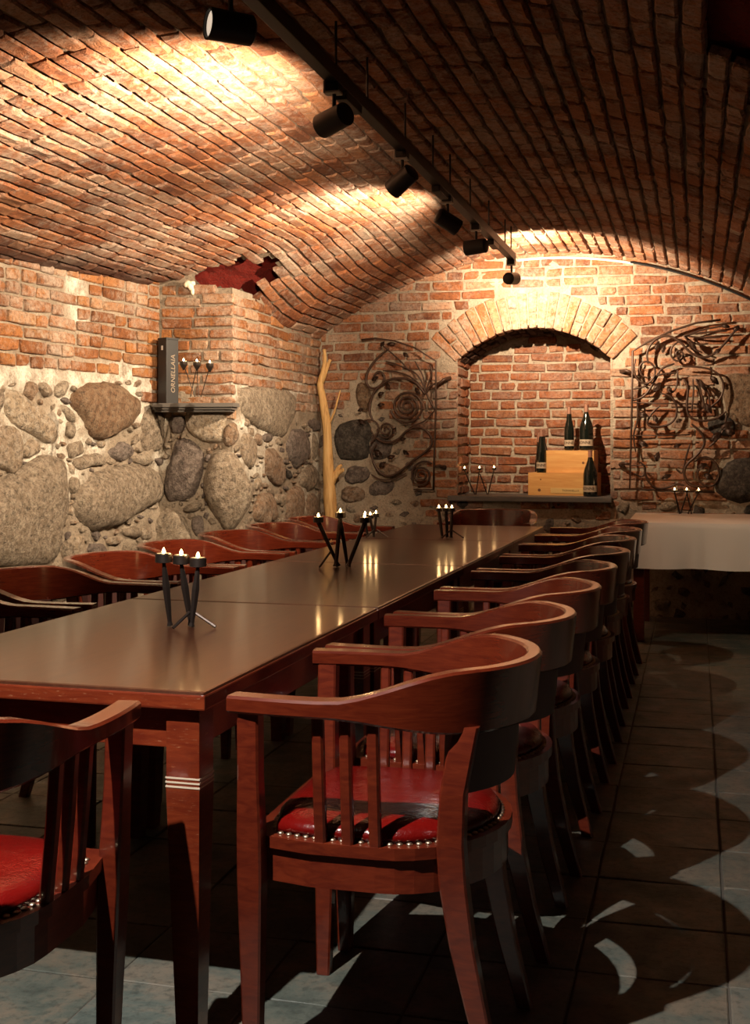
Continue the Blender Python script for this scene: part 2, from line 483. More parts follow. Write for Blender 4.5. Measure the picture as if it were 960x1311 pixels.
def stone_obj(parent, pts, n, mat, rise=None, name='stone', N=None, seed=None, sink=0.07, rnd=1):
    """a rounded boulder whose outline (3-D points on the wall plane) bulges along n"""
    rr = random.Random(seed if seed is not None else R.random())
    c = sum(pts, Vector()) / len(pts)
    pts = [c + (q - c) * 1.06 for q in pts]
    P = smooth_pts(pts, rnd, True)
    size = sum((p - c).length for p in P) / len(P)
    if N is None: N = 44 if size > 0.16 else (28 if size > 0.08 else 14)
    # resample by arc length
    per = [0.0]
    for i in range(len(P)): per.append(per[-1] + (P[(i + 1) % len(P)] - P[i]).length)
    Q = []
    for k in range(N):
        d = per[-1] * k / N; i = max(j for j in range(len(P)) if per[j] <= d + 1e-9)
        f = (d - per[i]) / max(per[i + 1] - per[i], 1e-9)
        Q.append(P[i].lerp(P[(i + 1) % len(P)], f))
    if rise is None: rise = min(0.055, 0.018 + size * 0.16)
    levels = [(1.04, -sink), (1.0, 0.0), (0.92, 0.42), (0.80, 0.72), (0.60, 0.92), (0.33, 1.0)] if size > 0.08 else [(1.04, -sink), (1.0, 0.0), (0.85, 0.65), (0.5, 1.0)]
    bm = bmesh.new(); rings = []
    off = Vector((rr.uniform(0, 50), rr.uniform(0, 50), rr.uniform(0, 50)))
    for sc, h in levels:
        ring = []
        for q in Q:
            v = c + (q - c) * sc
            hh = h if h <= 0 else h * rise
            d = noise.noise(v * (3.5) + off) * 0.022 + noise.noise(v * 14 + off) * 0.010
            v = v + n * (hh + (d * min(1, size / 0.12) if h > 0 else 0.0))
            if 0 <= h < 0.9: v = v + (q - c).normalized() * (noise.noise(v * 8 + off) * 0.022 + noise.noise(v * 21 + off) * 0.012) * min(1, size / 0.1)
            ring.append(bm.verts.new(v - c))
        rings.append(ring)
    for a, b in zip(rings, rings[1:]):
        for k in range(N): bm.faces.new((a[k], a[(k + 1) % N], b[(k + 1) % N], b[k]))
    top = bm.verts.new(n * (rise * 1.02))
    for k in range(N): bm.faces.new((rings[-1][k], rings[-1][(k + 1) % N], top))
    return obj(name, bm, mat, parent, smooth=True, loc=c)

def wall_grid(name, p_of, nu, nv, mat, keep=None, amp=0.012, lime=None, nrm=None, kindlabel=None):
    """rough mortar face: p_of(i/nu, j/nv) -> point, displaced along nrm by noise"""
    V, Fs, A = [], [], []
    for j in range(nv + 1):
        for i in range(nu + 1):
            p = p_of(i / nu, j / nv)
            d = noise.noise(p * 7) * amp + noise.noise(p * 23) * amp * 0.45
            if amp > 0.015 and p.z > 1.62: d = d * 0.3 - 0.004
            V.append(p + nrm * d); A.append(lime(p) if lime else 0.0)
    for j in range(nv):
        for i in range(nu):
            a = j * (nu + 1) + i
            if keep:
                c = (V[a] + V[a + nu + 2]) / 2
                if not keep(c): continue
            Fs.append((a, a + 1, a + nu + 2, a + nu + 1))
    me = bpy.data.meshes.new(name); me.from_pydata([tuple(v) for v in V], [], Fs); me.materials.append(mat)
    at = me.attributes.new('lime', 'FLOAT', 'POINT'); at.data.foreach_set('value', A)
    me.polygons.foreach_set('use_smooth', [True] * len(me.polygons))
    return me

# ------------------------------------------------------------------ the vault (ceiling)
HOLE_L = [(247,352),(262,343),(285,338),(300,332),(330,330),(345,328),(355,332),(359,345),(356,360),(345,368),(335,380),(328,386),(322,378),(300,371),(275,367),(252,365)]
HOLE_R = [(885,-70),(884,0),(889,20),(884,35),(893,45),(903,58),(915,75),(935,82),(950,88),(968,100),(1060,90),(1080,-70)]
def in_hole(P, grow=0):
    p = proj(P)
    if not p or P.y < 2.4: return False
    return inpoly(p[0], p[1], HOLE_L) or (P.x > -0.6 and inpoly(p[0], p[1], HOLE_R))
def ceiling_mesh():
    V, Fs = [], []
    ss = [-3.0 + 0.05 * i for i in range(102)]
    ys = [Y0 + 0.055 * j for j in range(int((YB + 0.12 - Y0) / 0.055) + 1)]
    for Y in ys:
        for s in ss:
            p, a = vault(s, Y, -0.016)
            d = noise.noise(p * 9) * 0.006
            V.append(p + Vector((0, 0, d)))
    n = len(ss)
    for j in range(len(ys) - 1):
        for i in range(n - 1):
            a = j * n + i
            c = (V[a] + V[a + n + 1]) / 2
            if c.x > XR + 0.12 or (c.y < PIERY and c.x < near_x(c.y) - 0.15): continue
            if in_hole(c): continue
            Fs.append((a, a + 1, a + n + 1, a + n))
    me = bpy.data.meshes.new('ceiling'); me.from_pydata([tuple(v) for v in V], [], Fs)
    me.materials.append(M_MORTAR_V); me.polygons.foreach_set('use_smooth', [True] * len(me.polygons))
    return me
ceiling = struct(link('ceiling', ceiling_mesh()), 'brick barrel vault over the whole cellar')
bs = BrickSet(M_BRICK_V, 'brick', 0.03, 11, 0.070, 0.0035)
PITCH = 0.0785
for i in range(-37, 28):
    s0 = (i + 0.5) * PITCH
    Y = 2.15 + R.random() * 0.25
    while Y < YB - 0.02:
        L = 0.245 if R.random() < 0.62 else 0.118
        L *= R.uniform(0.93, 1.05)
        L = min(L, max(0.07, YB - Y))
        yc = Y + L / 2; Y += L + R.uniform(0.005, 0.011)
        s = s0 + 0.006 * noise.noise(Vector((yc * 0.8, i * 3.1, 0)))
        p, a = vault(s, yc, R.uniform(-0.003, 0.003))
        if p.x > XR + 0.05: continue
        if yc < PIERY and p.x < near_x(yc) - 0.04: continue
        if yc >= PIERY and p.x < PIERX - 0.06: continue
        z = Vector((-math.sin(a), 0, -math.cos(a)))
        # tilt with the vault's own slope along Y
        q, _ = vault(s, yc + 0.1, 0); q0, _ = vault(s, yc - 0.1, 0)
        x = (q - q0).normalized(); y = z.cross(x).normalized(); z = x.cross(y)
        ang = R.gauss(0, 0.014)
        x, y = x * math.cos(ang) + y * math.sin(ang), y * math.cos(ang) - x * math.sin(ang)
        skip = False
        if in_hole(p): skip = True
        if skip: continue
        bs.add(basis(x, y, z, p), L, 0.070 * R.uniform(0.95, 1.03))
bs.build(ceiling)
def cavity(name, x0, x1, y0, y1, deep):
    """lining of a broken-out hollow above the vault"""
    bm = bmesh.new(); loop = []
    N = 14
    for k in range(N): loop.append((x0 + (x1 - x0) * k / N, y0))
    for k in range(N): loop.append((x1, y0 + (y1 - y0) * k / N))
    for k in range(N): loop.append((x1 - (x1 - x0) * k / N, y1))
    for k in range(N): loop.append((x0, y1 - (y1 - y0) * k / N))
    b = [bm.verts.new((x, y, vault_z(x, y) + 0.008)) for x, y in loop]
    t = [bm.verts.new((x, y, vault_z(x, y) + deep)) for x, y in loop]
    for k in range(len(loop)):
        j = (k + 1) % len(loop); bm.faces.new((b[k], b[j], t[j], t[k]))
    M_ = 20; g = [[bm.verts.new((x0 + (x1 - x0) * i / M_, y0 + (y1 - y0) * j / M_, vault_z(x0 + (x1 - x0) * i / M_, y0 + (y1 - y0) * j / M_) + deep + 0.02 * noise.noise(Vector((i * .6, j * .6, 1))))) for i in range(M_ + 1)] for j in range(M_ + 1)]
    for j in range(M_):
        for i in range(M_): bm.faces.new((g[j][i], g[j][i + 1], g[j + 1][i + 1], g[j + 1][i]))
    o = obj(name, bm, M_DARKRED, ceiling); return o
cavity('hollow_lining', -3.5, -2.2, 7.0, 8.3, 0.13)
cavity('hollow_lining', 0.0, 0.86, 2.45, 4.35, 0.06)

# ------------------------------------------------------------------ floor
floor_bm = bmesh.new(); add_box(floor_bm, (-4.6, Y0, -0.06), (XR + 0.1, YB + 0.1, -0.004))
floor = struct(obj('floor', floor_bm, M_GROUT), 'dark slate tiled cellar floor')
tile_me = []
for k in range(8):
    rr = random.Random(40 + k); bm = bmesh.new()
    w, h = 0.341 / 2, 0.319 / 2
    o = [(-w, -h), (0, -h), (w, -h), (w, 0), (w, h), (0, h), (-w, h), (-w, 0)]
    o = [(x + rr.gauss(0, .001), y + rr.gauss(0, .001)) for x, y in o]
    b = [bm.verts.new((x, y, -0.012)) for x, y in o]; m_ = [bm.verts.new((x, y, -0.002)) for x, y in o]
    t = [bm.verts.new((x * .982, y * .982, rr.gauss(0, .0006))) for x, y in o]
    for A, B in ((b, m_), (m_, t)):
        for i in range(8): bm.faces.new((A[i], A[(i + 1) % 8], B[(i + 1) % 8], B[i]))
    bm.faces.new(t)
    bmesh.ops.recalc_face_normals(bm, faces=bm.faces)
    me = bpy.data.meshes.new('tile'); bm.to_mesh(me); bm.free(); me.materials.append(M_TILE); tile_me.append(me)
tiles = []
for i in range(-10, 4):
    for j in range(-18, 17):
        x = -0.275 + 0.347 * (i + 0.5); y = 3.91 + 0.325 * (j + 0.5)
        if not (Y0 < y < YB + .1) or x > XR + 0.1: continue
        p = proj(Vector((x, y, 0)))
        d = (x * x + y * y) if (p and -120 < p[0] < 1080 and p[1] < 1460) else 500 + y * y + x * x
        tiles.append((d, x, y))
tiles.sort()
for d, x, y in tiles[:298]:
    o = link('tile', R.choice(tile_me), floor); o.location = (x, y, R.gauss(0, .0008)); o.rotation_euler = (R.gauss(0, .002), R.gauss(0, .002), R.gauss(0, .003) + R.choice((0, PI)))
bm = bmesh.new()
for d, x, y in tiles[298:]: add_box(bm, (x - .17, y - .159, -.012), (x + .17, y + .159, 0))
if len(tiles) > 298: obj('remaining_tiles', bm, M_TILE, floor, kind='stuff')

# ------------------------------------------------------------------ left wall: near stretch, pier, stones
NU = Vector((0.0972, 1, 0)).normalized(); NN = Vector((1, -0.0972, 0)).normalized()
NP = Vector((-3.31, PIERY, 0))
LIME = [(0,490,22),(25,480,20),(60,484,18),(100,490,20),(135,487,22),(165,478,24),(176,500,22),(178,525,18),(90,512,22),(82,540,22),(15,520,18),(8,560,22),
        (40,580,24),(70,572,22),(80,596,24),(88,615,22),(72,560,18),(100,575,18),(120,570,16),(210,500,16),(196,540,16),(300,497,16),(335,500,16),(380,500,14),(322,556,14),(336,560,18),
        (310,545,12),(300,590,12),(330,600,20),(315,640,10),(97,360,13),(98,375,13),(100,392,13),(104,408,11),(205,590,12),(400,560,18),(405,600,16),(390,640,14)]
def lime(P):
    p = proj(P)
    if not p: return 0.0
    v = 0.0
    for x, y, r in LIME:
        d = math.hypot(p[0] - x, p[1] - y)
        if d < r * 1.3: v = max(v, 1 - (d / (r * 1.3)) ** 2)
    return v
L_near = 9.2
def near_p(u, v): return NP + NU * (-L_near + L_near * u) + Vector((0, 0, 2.6 * v - 0.02))
wl = struct(link('wall_left', wall_grid('wall_left', near_p, 300, 100, M_MORTAR, None, 0.024, lime, NN)), 'left wall of fieldstone below and brick above')
def notin(c): return not in_hole(c)
def pf(u, v): return Vector((-3.42 + (PIERX + 3.42) * u, PIERY, 2.5 * v - 0.02))
link('pier_front', wall_grid('pier_front', pf, 26, 110, M_MORTAR, notin, 0.016, lime, Vector((0, -1, 0))), wl)
def ps(u, v): return Vector((PIERX, PIERY + (YB + 0.1 - PIERY) * u, 2.45 * v - 0.02))
link('pier_side', wall_grid('pier_side', ps, 80, 110, M_MORTAR, notin, 0.016, lime, Vector((1, 0, 0))), wl)

Z = lambda pts, s, ox, oy: [(ox + x / s, oy + y / s) for x, y in pts]
SC = 4.364
A = lambda *p: Z(p, SC, 0, 450)
B = lambda *p: Z(p, SC, 200, 480)
near_stones = [
    (A((35,230),(90,210),(140,265),(260,340),(300,420),(300,500),(250,520),(200,475),(100,445),(30,375)), 'tan', None),
    (A((395,260),(450,200),(560,172),(660,200),(760,270),(765,330),(740,400),(640,465),(540,492),(480,450),(430,350)), 'brown', 0.075),
    (A((800,350),(850,310),(900,320),(940,380),(945,450),(900,540),(840,562),(795,520),(795,420)), 'grey', None),
    (A((-200,860),(-60,740),(20,700),(110,670),(200,588),(300,590),(350,640),(368,760),(352,900),(312,980),(300,1150),(200,1195),(100,1200),(-40,1190),(-180,1060)), 'grey', 0.10),
    (A((418,850),(450,750),(520,680),(640,650),(740,640),(860,660),(912,760),(890,830),(760,900),(650,970),(550,1002),(480,970),(430,910)), 'grey', 0.085),
    (A((205,172),(260,180),(290,230),(270,260),(228,222)), 'tan', None),
    (A((310,178),(370,165),(380,200),(330,272),(290,230)), 'grey', None),
    (A((-90,440),(40,415),(90,470),(115,560),(105,650),(50,695),(-20,640),(-110,560)), 'tan', None),
    (A((130,500),(195,482),(230,555),(160,602),(118,570)), 'tan', None),
    (A((418,605),(500,567),(560,570),(592,632),(520,640),(450,668),(420,650)), 'grey', None),
    (A((600,545),(660,508),(715,520),(742,570),(660,612),(610,595)), 'dark', None),
    (A((328,300),(380,300),(420,370),(410,412),(370,380)), 'grey', None),
    (A((388,700),(440,700),(442,760),(405,802),(388,765)), 'grey', None),
    (A((408,1050),(442,1028),(492,1130),(470,1172),(408,1202),(398,1120)), 'tan', None),
    (A((338,1150),(360,1050),(392,1060),(392,1190)), 'grey', None),
    (A((500,1080),(560,1060),(600,1110),(590,1190),(520,1180)), 'dark', None),
    (A((588,1050),(640,1028),(685,1070),(600,1088)), 'tan', None),
    (A((675,1000),(760,978),(792,1030),(715,1045)), 'grey', None),
    (A((782,985),(842,990),(842,1040),(800,1052)), 'tan', None),
    (A((680,1075),(740,1060),(800,1100),(760,1150),(690,1140)), 'grey', None),
    (A((-60,1225),(120,1205),(230,1238),(220,1330),(100,1380),(-80,1340)), 'grey', None),
    (A((740,590),(800,575),(850,600),(830,640),(760,630)), 'grey', None),
    (A((-130,200),(-20,190),(10,260),(0,350),(-90,400),(-160,320)), 'grey', None),
    (A((240,1260),(360,1240),(420,1300),(380,1400),(250,1390)), 'grey', None),
    (A((-160,1380),(40,1360),(140,1420),(120,1560),(-60,1600),(-190,1500)), 'dark', None),
]
corner_stones = [
    (B((170,200),(260,190),(392,212),(385,300),(372,372),(270,392),(200,330),(168,260)), 'tan', 0.05),
    (B((80,232),(165,230),(165,310),(110,330),(75,290)), 'dark', 0.03),
    (B((60,560),(98,385),(170,360),(262,412),(256,520),(240,650),(120,702),(58,712)), 'dark', 0.06),
    (B((-10,800),(40,790),(100,742),(150,790),(212,930),(200,1030),(60,1060),(-30,1000)), 'grey', 0.07),
    (B((138,742),(250,700),(242,760),(150,772)), 'grey', 0.03),
    (B((270,570),(300,540),(312,600),(270,612)), 'grey', 0.02),
    (B((270,450),(302,440),(312,480),(280,492)), 'dark', 0.02),
    (B((190,830),(240,780),(272,830),(262,900),(220,910)), 'dark', 0.03),
]
oblique_stones = [
    (B((380,330),(408,262),(448,270),(466,340),(430,400),(390,402)), 'rust', 0.02),
    (B((282,600),(320,470),(370,420),(432,450),(500,550),(542,640),(500,760),(430,852),(370,832),(300,700)), 'grey', 0.07),
]
side_stones = [
    (B((465,360),(500,328),(550,370),(562,440),(520,542),(480,480)), 'tan', 0.03),
    (B((458,105),(482,80),(600,68),(770,98),(775,200),(742,280),(710,342),(640,330),(560,290),(478,220)), 'grey', 0.045),
    (B((598,430),(640,400),(690,440),(707,540),(690,632),(640,600),(600,540)), 'rust', 0.045),
    (B((724,360),(760,295),(812,310),(852,400),(822,480),(770,527),(724,440)), 'dark', 0.045),
    (B((543,750),(580,648),(642,680),(672,790),(600,837),(548,812)), 'rust', 0.05),
    (B((713,780),(738,640),(800,622),(822,740),(802,832),(740,812)), 'rust', 0.04),
    (B((800,560),(850,500),(900,522),(902,600),(850,662),(800,622)), 'grey', 0.04),
    (B((838,250),(900,250),(912,320),(860,302)), 'dark', 0.03),
    (B((588,330),(640,328),(652,360),(600,382)), 'dark', 0.02),
    (B((553,340),(580,328),(587,400),(558,382)), 'rust', 0.02),
    (B((668,350),(712,350),(702,402),(663,390)), 'grey', 0.02),
    (B((698,500),(752,560),(740,582),(710,542)), 'black', 0.02),
    (B((543,600),(580,558),(592,600),(560,652)), 'tan', 0.02),
    (B((608,620),(660,640),(662,690),(618,662)), 'grey', 0.02),
    (B((648,690),(722,648),(712,740),(668,722)), 'tan', 0.025),
    (B((358,880),(432,868),(412,912),(358,912)), 'grey', 0.02),
    (B((860,340),(892,330),(902,440),(870,480)), 'grey', 0.02),
    (B((830,680),(890,650),(905,780),(850,840)), 'rust', 0.03),
    (B((455,850),(540,830),(570,880),(500,920),(440,900)), 'grey', 0.03),
    (B((620,850),(720,840),(760,900),(640,920)), 'rust', 0.03),
    (B((780,850),(860,840),(890,900),(800,920)), 'grey', 0.03),
    (B((560,920),(680,930),(690,1020),(560,1030)), 'dark', 0.04),
    (B((700,930),(830,930),(850,1020),(720,1030)), 'grey', 0.04),
]
pix_polys = []
def put(lst, p0, n):
    for poly, m, rise in lst:
        pix_polys.append(poly)
        stone_obj(wl, [hit(x, y, p0, n) for x, y in poly], n, M_STONE[m], rise)
put(near_stones, NP, NN)
put(corner_stones, (0, PIERY, 0), Vector((0, -1, 0)))
ob_n = (Vector((0.55, -0.84, 0))).normalized()
put(oblique_stones, (PIERX - 0.01, PIERY, 0), ob_n)
put(side_stones, (PIERX, 0, 0), Vector((1, 0, 0)))
def grow(poly, k):
    cx = sum(p[0] for p in poly) / len(poly); cy = sum(p[1] for p in poly) / len(poly)
    return [(cx + (x - cx) * k, cy + (y - cy) * k) for x, y in poly]
def fill_stones(parent, box, p0, n, count, ok, polys, rmin=4.0, rmax=13.0, kinds=('grey', 'tan', 'dark', 'rust', 'grey'), rr=random.Random(3)):
    made = []; big = [grow(q, 1.04) for q in polys]
    tries = 0
    while len(made) < count and tries < 6000:
        tries += 1
        x = rr.uniform(box[0], box[2]); y = rr.uniform(box[1], box[3]); r = rr.uniform(rmin, rmax) * (1 if tries < 2500 else 0.65)
        if not ok(x, y): continue
        if any((x - a) ** 2 + (y - b) ** 2 < (r + c) ** 2 * 0.9 for a, b, c in made): continue
        bad = False
        for q in big:
            for k in range(6):
                if inpoly(x + r * .8 * math.cos(k * PI / 3), y + r * .8 * math.sin(k * PI / 3), q): bad = True; break
            if bad: break
        if bad: continue
        made.append((x, y, r))
        a0 = rr.uniform(0, PI); el = rr.uniform(0.45, 0.9); pts = []; nk = rr.choice((4, 4, 5, 5))
        for k in range(nk):
            t = 2 * PI * k / nk + rr.uniform(-.35, .35); q = rr.uniform(0.8, 1.3)
            u, v = r * q * math.cos(t), r * q * el * math.sin(t)
            pts.append(hit(x + u * math.cos(a0) - v * math.sin(a0), y + u * math.sin(a0) + v * math.cos(a0), p0, n))
        stone_obj(parent, pts, n, M_STONE[rr.choice(kinds)], rr.uniform(.008, .022) * (1 if rmax < 20 else 2.2), N=13 if rmax < 20 else 24, seed=rr.random(), sink=0.04, rnd=0 if rmax < 20 else 1)
def near_bnd(x):
    pts = [(-60, 488), (0, 482), (20, 476), (40, 474), (75, 478), (110, 481), (140, 480), (158, 474), (180, 474), (181, 512), (230, 512)]
    for (a, b), (c, d) in zip(pts, pts[1:]):
        if a <= x <= c: return b + (d - b) * (x - a) / (c - a)
    return 488
fill_stones(wl, (-30, 490, 205, 790), NP, NN, 150, lambda x, y: y > near_bnd(x) + 14, pix_polys)
fill_stones(wl, (-520, 505, -20, 900), NP, NN, 30, lambda x, y: x < -45, pix_polys, 26, 62, rr=random.Random(12))
fill_stones(wl, (212, 530, 292, 740), (0, PIERY, 0), Vector((0, -1, 0)), 45, lambda x, y: True, pix_polys)
fill_stones(wl, (300, 540, 405, 700), (PIERX, 0, 0), Vector((1, 0, 0)), 60, lambda x, y: y > 500 + 0.2 * (x - 300), pix_polys, 2.4, 7)
# bricks
bl = BrickSet(M_BRICK_L, 'brick', 0.045, 21, 0.065, 0.0045)
def course(bset, z0, a0, a1, put_at, ok, pitch, Hh, shorts=0.45, jitter=0.0):
    a = a0 - R.random() * 0.2
    while a < a1:
        L = (0.245 if R.random() > shorts else 0.118) * R.uniform(0.92, 1.06)
        lo, hi = max(a, a0), min(a + L, a1)
        if a1 - hi < 0.06: hi = a1
        a += L + R.uniform(0.008, 0.014)
        if hi - lo < 0.035: continue
        M, c = put_at((lo + hi) / 2, z0 + R.gauss(0, 0.003))
        if ok(c, hi - lo): bset.add(M @ Matrix.Rotation(R.gauss(0, 0.014), 4, 'Z'), hi - lo, Hh * R.uniform(0.92, 1.06))
def near_at(a, z):
    c = NP + NU * a + Vector((0, 0, z)) + NN * R.uniform(0.006, 0.018)
    return basis(NU, Vector((0, 0, 1)), NU.cross(Vector((0, 0, 1))), c), c
def near_ok(c, L):
    if c.z > vault_z(c.x + 0.05, c.y) + 0.02: return False
    p = proj(c)
    if c.y < 2.6: return False
    if p and abs(p[0] - 99) < 9 and 352 < p[1] < 412: return False
    if p and p[0] > -60: return p[1] < near_bnd(p[0]) - 1
    return c.z > 1.63
for k in range(16): course(bl, 1.32 + 0.0745 * k, -4.9, -0.02, near_at, near_ok, 0.0745, 0.0655)
FPOLYS = [grow(s[0], 1.02) for s in corner_stones + oblique_stones + side_stones]
def front_at(a, z):
    c = Vector((a, PIERY - R.uniform(0.004, 0.016), z)); return basis(Vector((1, 0, 0)), Vector((0, 0, 1)), Vector((0, -1, 0)), c), c
def front_ok(c, L):
    p = proj(c)
    if c.z > vault_z(c.x, c.y) + 0.01: return False
    for t in (-0.4, 0, 0.4):
        if in_hole(c + Vector((L * t, 0, 0))): return False
    return p[1] < 532 and not any(inpoly(p[0], p[1], q) for q in FPOLYS)
for k in range(18): course(bl, 1.30 + 0.0715 * k, -3.30, PIERX + 0.01, front_at, front_ok, 0.0715, 0.0635, 0.3)
def side_at(a, z):
    c = Vector((PIERX + R.uniform(0.004, 0.016), a, z)); return basis(Vector((0, 1, 0)), Vector((0, 0, 1)), Vector((1, 0, 0)), c), c
def side_ok(c, L):
    p = proj(c)
    if c.z > vault_z(c.x, c.y) + 0.01: return False
    for t in (-0.4, 0, 0.4):
        if in_hole(c + Vector((0, L * t, 0))): return False
    if any(inpoly(p[0], p[1], q) for q in FPOLYS): return False
    return p[1] < 497 or (p[0] > 376 and p[1] < 532)
for k in range(18): course(bl, 1.30 + 0.0715 * k, PIERY + 0.005, YB - 0.01, side_at, side_ok, 0.0715, 0.0635, 0.5)
bl.build(wl, 298)

# ------------------------------------------------------------------ back wall with arched niche
NXL, NXR, NSILL, NSPR, NAPX, ND = -1.735, -0.605, 0.862, 1.875, 2.107, 0.50
half = (NXR - NXL) / 2; rise_ = NAPX - NSPR
AR = (half * half + rise_ * rise_) / (2 * rise_); ACX = (NXL + NXR) / 2; ACZ = NAPX - AR
def in_niche(x, z, g=0.0):
    if z < NSILL - g or x < NXL - g or x > NXR + g: return False
    if z <= NSPR: return True
    return math.hypot(x - ACX, z - ACZ) < AR + g
def bp(u, v): return Vector((-3.0 + 3.95 * u, YB, 2.75 * v - 0.02))
BLIME = [(470,490,12),(478,470,10),(440,540,10),(480,540,14),(500,600,16),(435,600,14),(520,640,14),(640,650,20),(760,650,20),(700,655,18),(560,650,14),(880,600,14),(860,640,14),(930,545,10)]
def blime(P):
    p = proj(P); v = 0
    for x, y, r in BLIME:
        d = math.hypot(p[0] - x, p[1] - y)
        if d < r * 1.4: v = max(v, 0.5 * (1 - (d / (r * 1.4)) ** 2))
    return v
wb = struct(link('wall_back', wall_grid('wall_back', bp, 150, 105, M_MORTAR_B, lambda c: not in_niche(c.x, c.z, 0.012), 0.008, blime, Vector((0, -1, 0)))), 'back wall of brick with an arched niche')
C = lambda *p: Z(p, 5.333, 400, 420)
D = lambda *p: Z(p, 5.044, 780, 400)
back_stones = [
    (C((205,640),(300,628),(380,650),(402,720),(372,800),(382,890),(280,905),(180,900),(165,800),(172,700)), 'black', 0.05),
    (C((300,390),(340,375),(385,400),(400,480),(385,570),(330,565),(300,480)), 'brown', 0.035),
    (C((250,930),(400,965),(385,1050),(230,1062)), 'dark', 0.03),
    (C((400,1060),(560,1040),(540,1130),(385,1152)), 'dark', 0.03),
    (C((215,1080),(350,1085),(352,1180),(200,1192)), 'rust', 0.03),
    (C((400,720),(520,740),(560,820),(500,900),(400,890),(385,800)), 'dark', 0.03),
    (C((420,930),(520,920),(620,960),(600,1030),(460,1030)), 'rust', 0.03),
    (D((720,430),(800,385),(908,392),(1020,450),(1010,700),(860,742),(745,650),(742,520)), 'brown', 0.04),
    (D((690,1080),(740,990),(830,940),(940,938),(1015,1040),(985,1180),(860,1232),(760,1212),(700,1150)), 'black', 0.08),
    (D((650,690),(760,668),(822,730),(782,800),(690,792),(640,760)), 'black', 0.04),
    (D((320,1235),(400,1190),(450,1230),(430,1275),(330,1285)), 'tan', 0.03),
]
BPX = []
for poly, m, rise in back_stones:
    BPX.append(poly)
    stone_obj(wb, [at_y(x, y, YB) for x, y in poly], Vector((0, -1, 0)), M_STONE[m], rise, N=18)
zone_left = [(405,520),(440,530),(452,505),(455,480),(472,478),(484,492),(482,535),(505,540),(520,565),(528,600),(545,622),(548,720),(405,720)]
bb = BrickSet(M_BRICK_B, 'brick', 0.04, 31, 0.065, 0.004)
RINGO = AR + 0.262
def back_at(a, z):
    c = Vector((a, YB - R.uniform(0.003, 0.014), z)); return basis(Vector((1, 0, 0)), Vector((0, 0, 1)), Vector((0, -1, 0)), c), c
ANG = math.asin(half / AR) + 0.03
def in_ring(x, z, g=0.0):
    d = math.hypot(x - ACX, z - ACZ); a = abs(math.atan2(x - ACX, z - ACZ))
    return d < RINGO + g and d > AR - 0.05 and a < ANG + 0.03
def back_ok(c, L):
    if c.z > vault_z(c.x, YB) + 0.02: return False
    for t in (-0.45, -0.2, 0, 0.2, 0.45):
        x = c.x + L * t
        if in_niche(x, c.z, -0.004) or in_ring(x, c.z, 0.0): return False
    p = proj(c)
    if inpoly(p[0], p[1], zone_left): return False
    if any(inpoly(p[0], p[1], grow(q, 1.05)) for q in BPX): return False
    if c.z < 0.80: return R.random() < 0.35 and c.z > 0.55
    return True
def split_course(bset, z, at, ok, x0, x1, Hh):
    course(bset, z, x0, x1, at, ok, 0, Hh, 0.35)
for k in range(32):
    z = 0.50 + 0.0745 * k
    # courses butt against the niche jambs, so build them in stretches
    if z > NSILL and z < NSPR + 0.02:
        split_course(bb, z, back_at, back_ok, PIERX + 0.01, NXL - R.choice((0.0, 0.0, 0.02)), 0.0655)
        split_course(bb, z, back_at, back_ok, NXR + R.choice((0.0, 0.0, 0.02)), XR, 0.0655)
    elif z < RINGO + ACZ:
        w = 0.0
        for zz in (z - 0.028, z, z + 0.028):
            dz = zz - ACZ
            ww = min(math.sqrt(max(0.0, RINGO ** 2 - dz * dz)), math.tan(ANG + 0.01) * max(dz, 0.0))
            if zz <= NSPR: ww = max(ww, half)
            w = max(w, ww)
        w += 0.010
        if z < NSILL: split_course(bb, z, back_at, back_ok, PIERX + 0.01, XR, 0.0655)
        else:
            split_course(bb, z, back_at, back_ok, PIERX + 0.01, ACX - w, 0.0655)
            split_course(bb, z, back_at, back_ok, ACX + w, XR, 0.0655)
    else: split_course(bb, z, back_at, back_ok, PIERX + 0.01, XR, 0.0655)
bb.build(wb, 300)
# rubble below the sill and under the white table
def back_rub(x, y):
    P = at_y(x, y, YB)
    return P.z < 0.80 and P.x < XR
fill_stones(wb, (545, 645, 985, 792), (0, YB, 0), Vector((0, -1, 0)), 130, back_rub, BPX, 4, 11, ('dark', 'rust', 'dark', 'black', 'grey', 'brown'), random.Random(9))
fill_stones(wb, (406, 530, 548, 715), (0, YB, 0), Vector((0, -1, 0)), 40, lambda x, y: inpoly(x, y, zone_left), BPX, 3, 8, ('dark', 'rust', 'black', 'grey'), random.Random(10))

# niche: lining, bricks, arch rings
niche_bm = bmesh.new()
prof = [(NXL, NSILL - 0.02)] + [(ACX + AR * math.sin(t), ACZ + AR * math.cos(t)) for t in [(-1 + 2 * k / 24) * math.asin(half / AR) for k in range(25)]] + [(NXR, NSILL - 0.02)]
g = 0.014
prof = [(x + (g if x > ACX else -g), z + (g if z > 1.5 else 0)) for x, z in prof]
a_ = [niche_bm.verts.new((x, YB - 0.002, z)) for x, z in prof]; b_ = [niche_bm.verts.new((x, YB + ND, z)) for x, z in prof]
for i in range(len(prof)):
    j = (i + 1) % len(prof); niche_bm.faces.new((a_[i], a_[j], b_[j], b_[i]))
niche_bm.faces.new(b_)
wn = struct(obj('wall_niche', niche_bm, M_MORTAR_B), 'arched niche recessed in the back wall')
bn = BrickSet(M_BRICK_N, 'brick', 0.03, 41, 0.064, 0.004)
def nb_at(a, z):
    c = Vector((a, YB + ND - R.uniform(0.010, 0.018), z)); return basis(Vector((1, 0, 0)), Vector((0, 0, 1)), Vector((0, -1, 0)), c), c
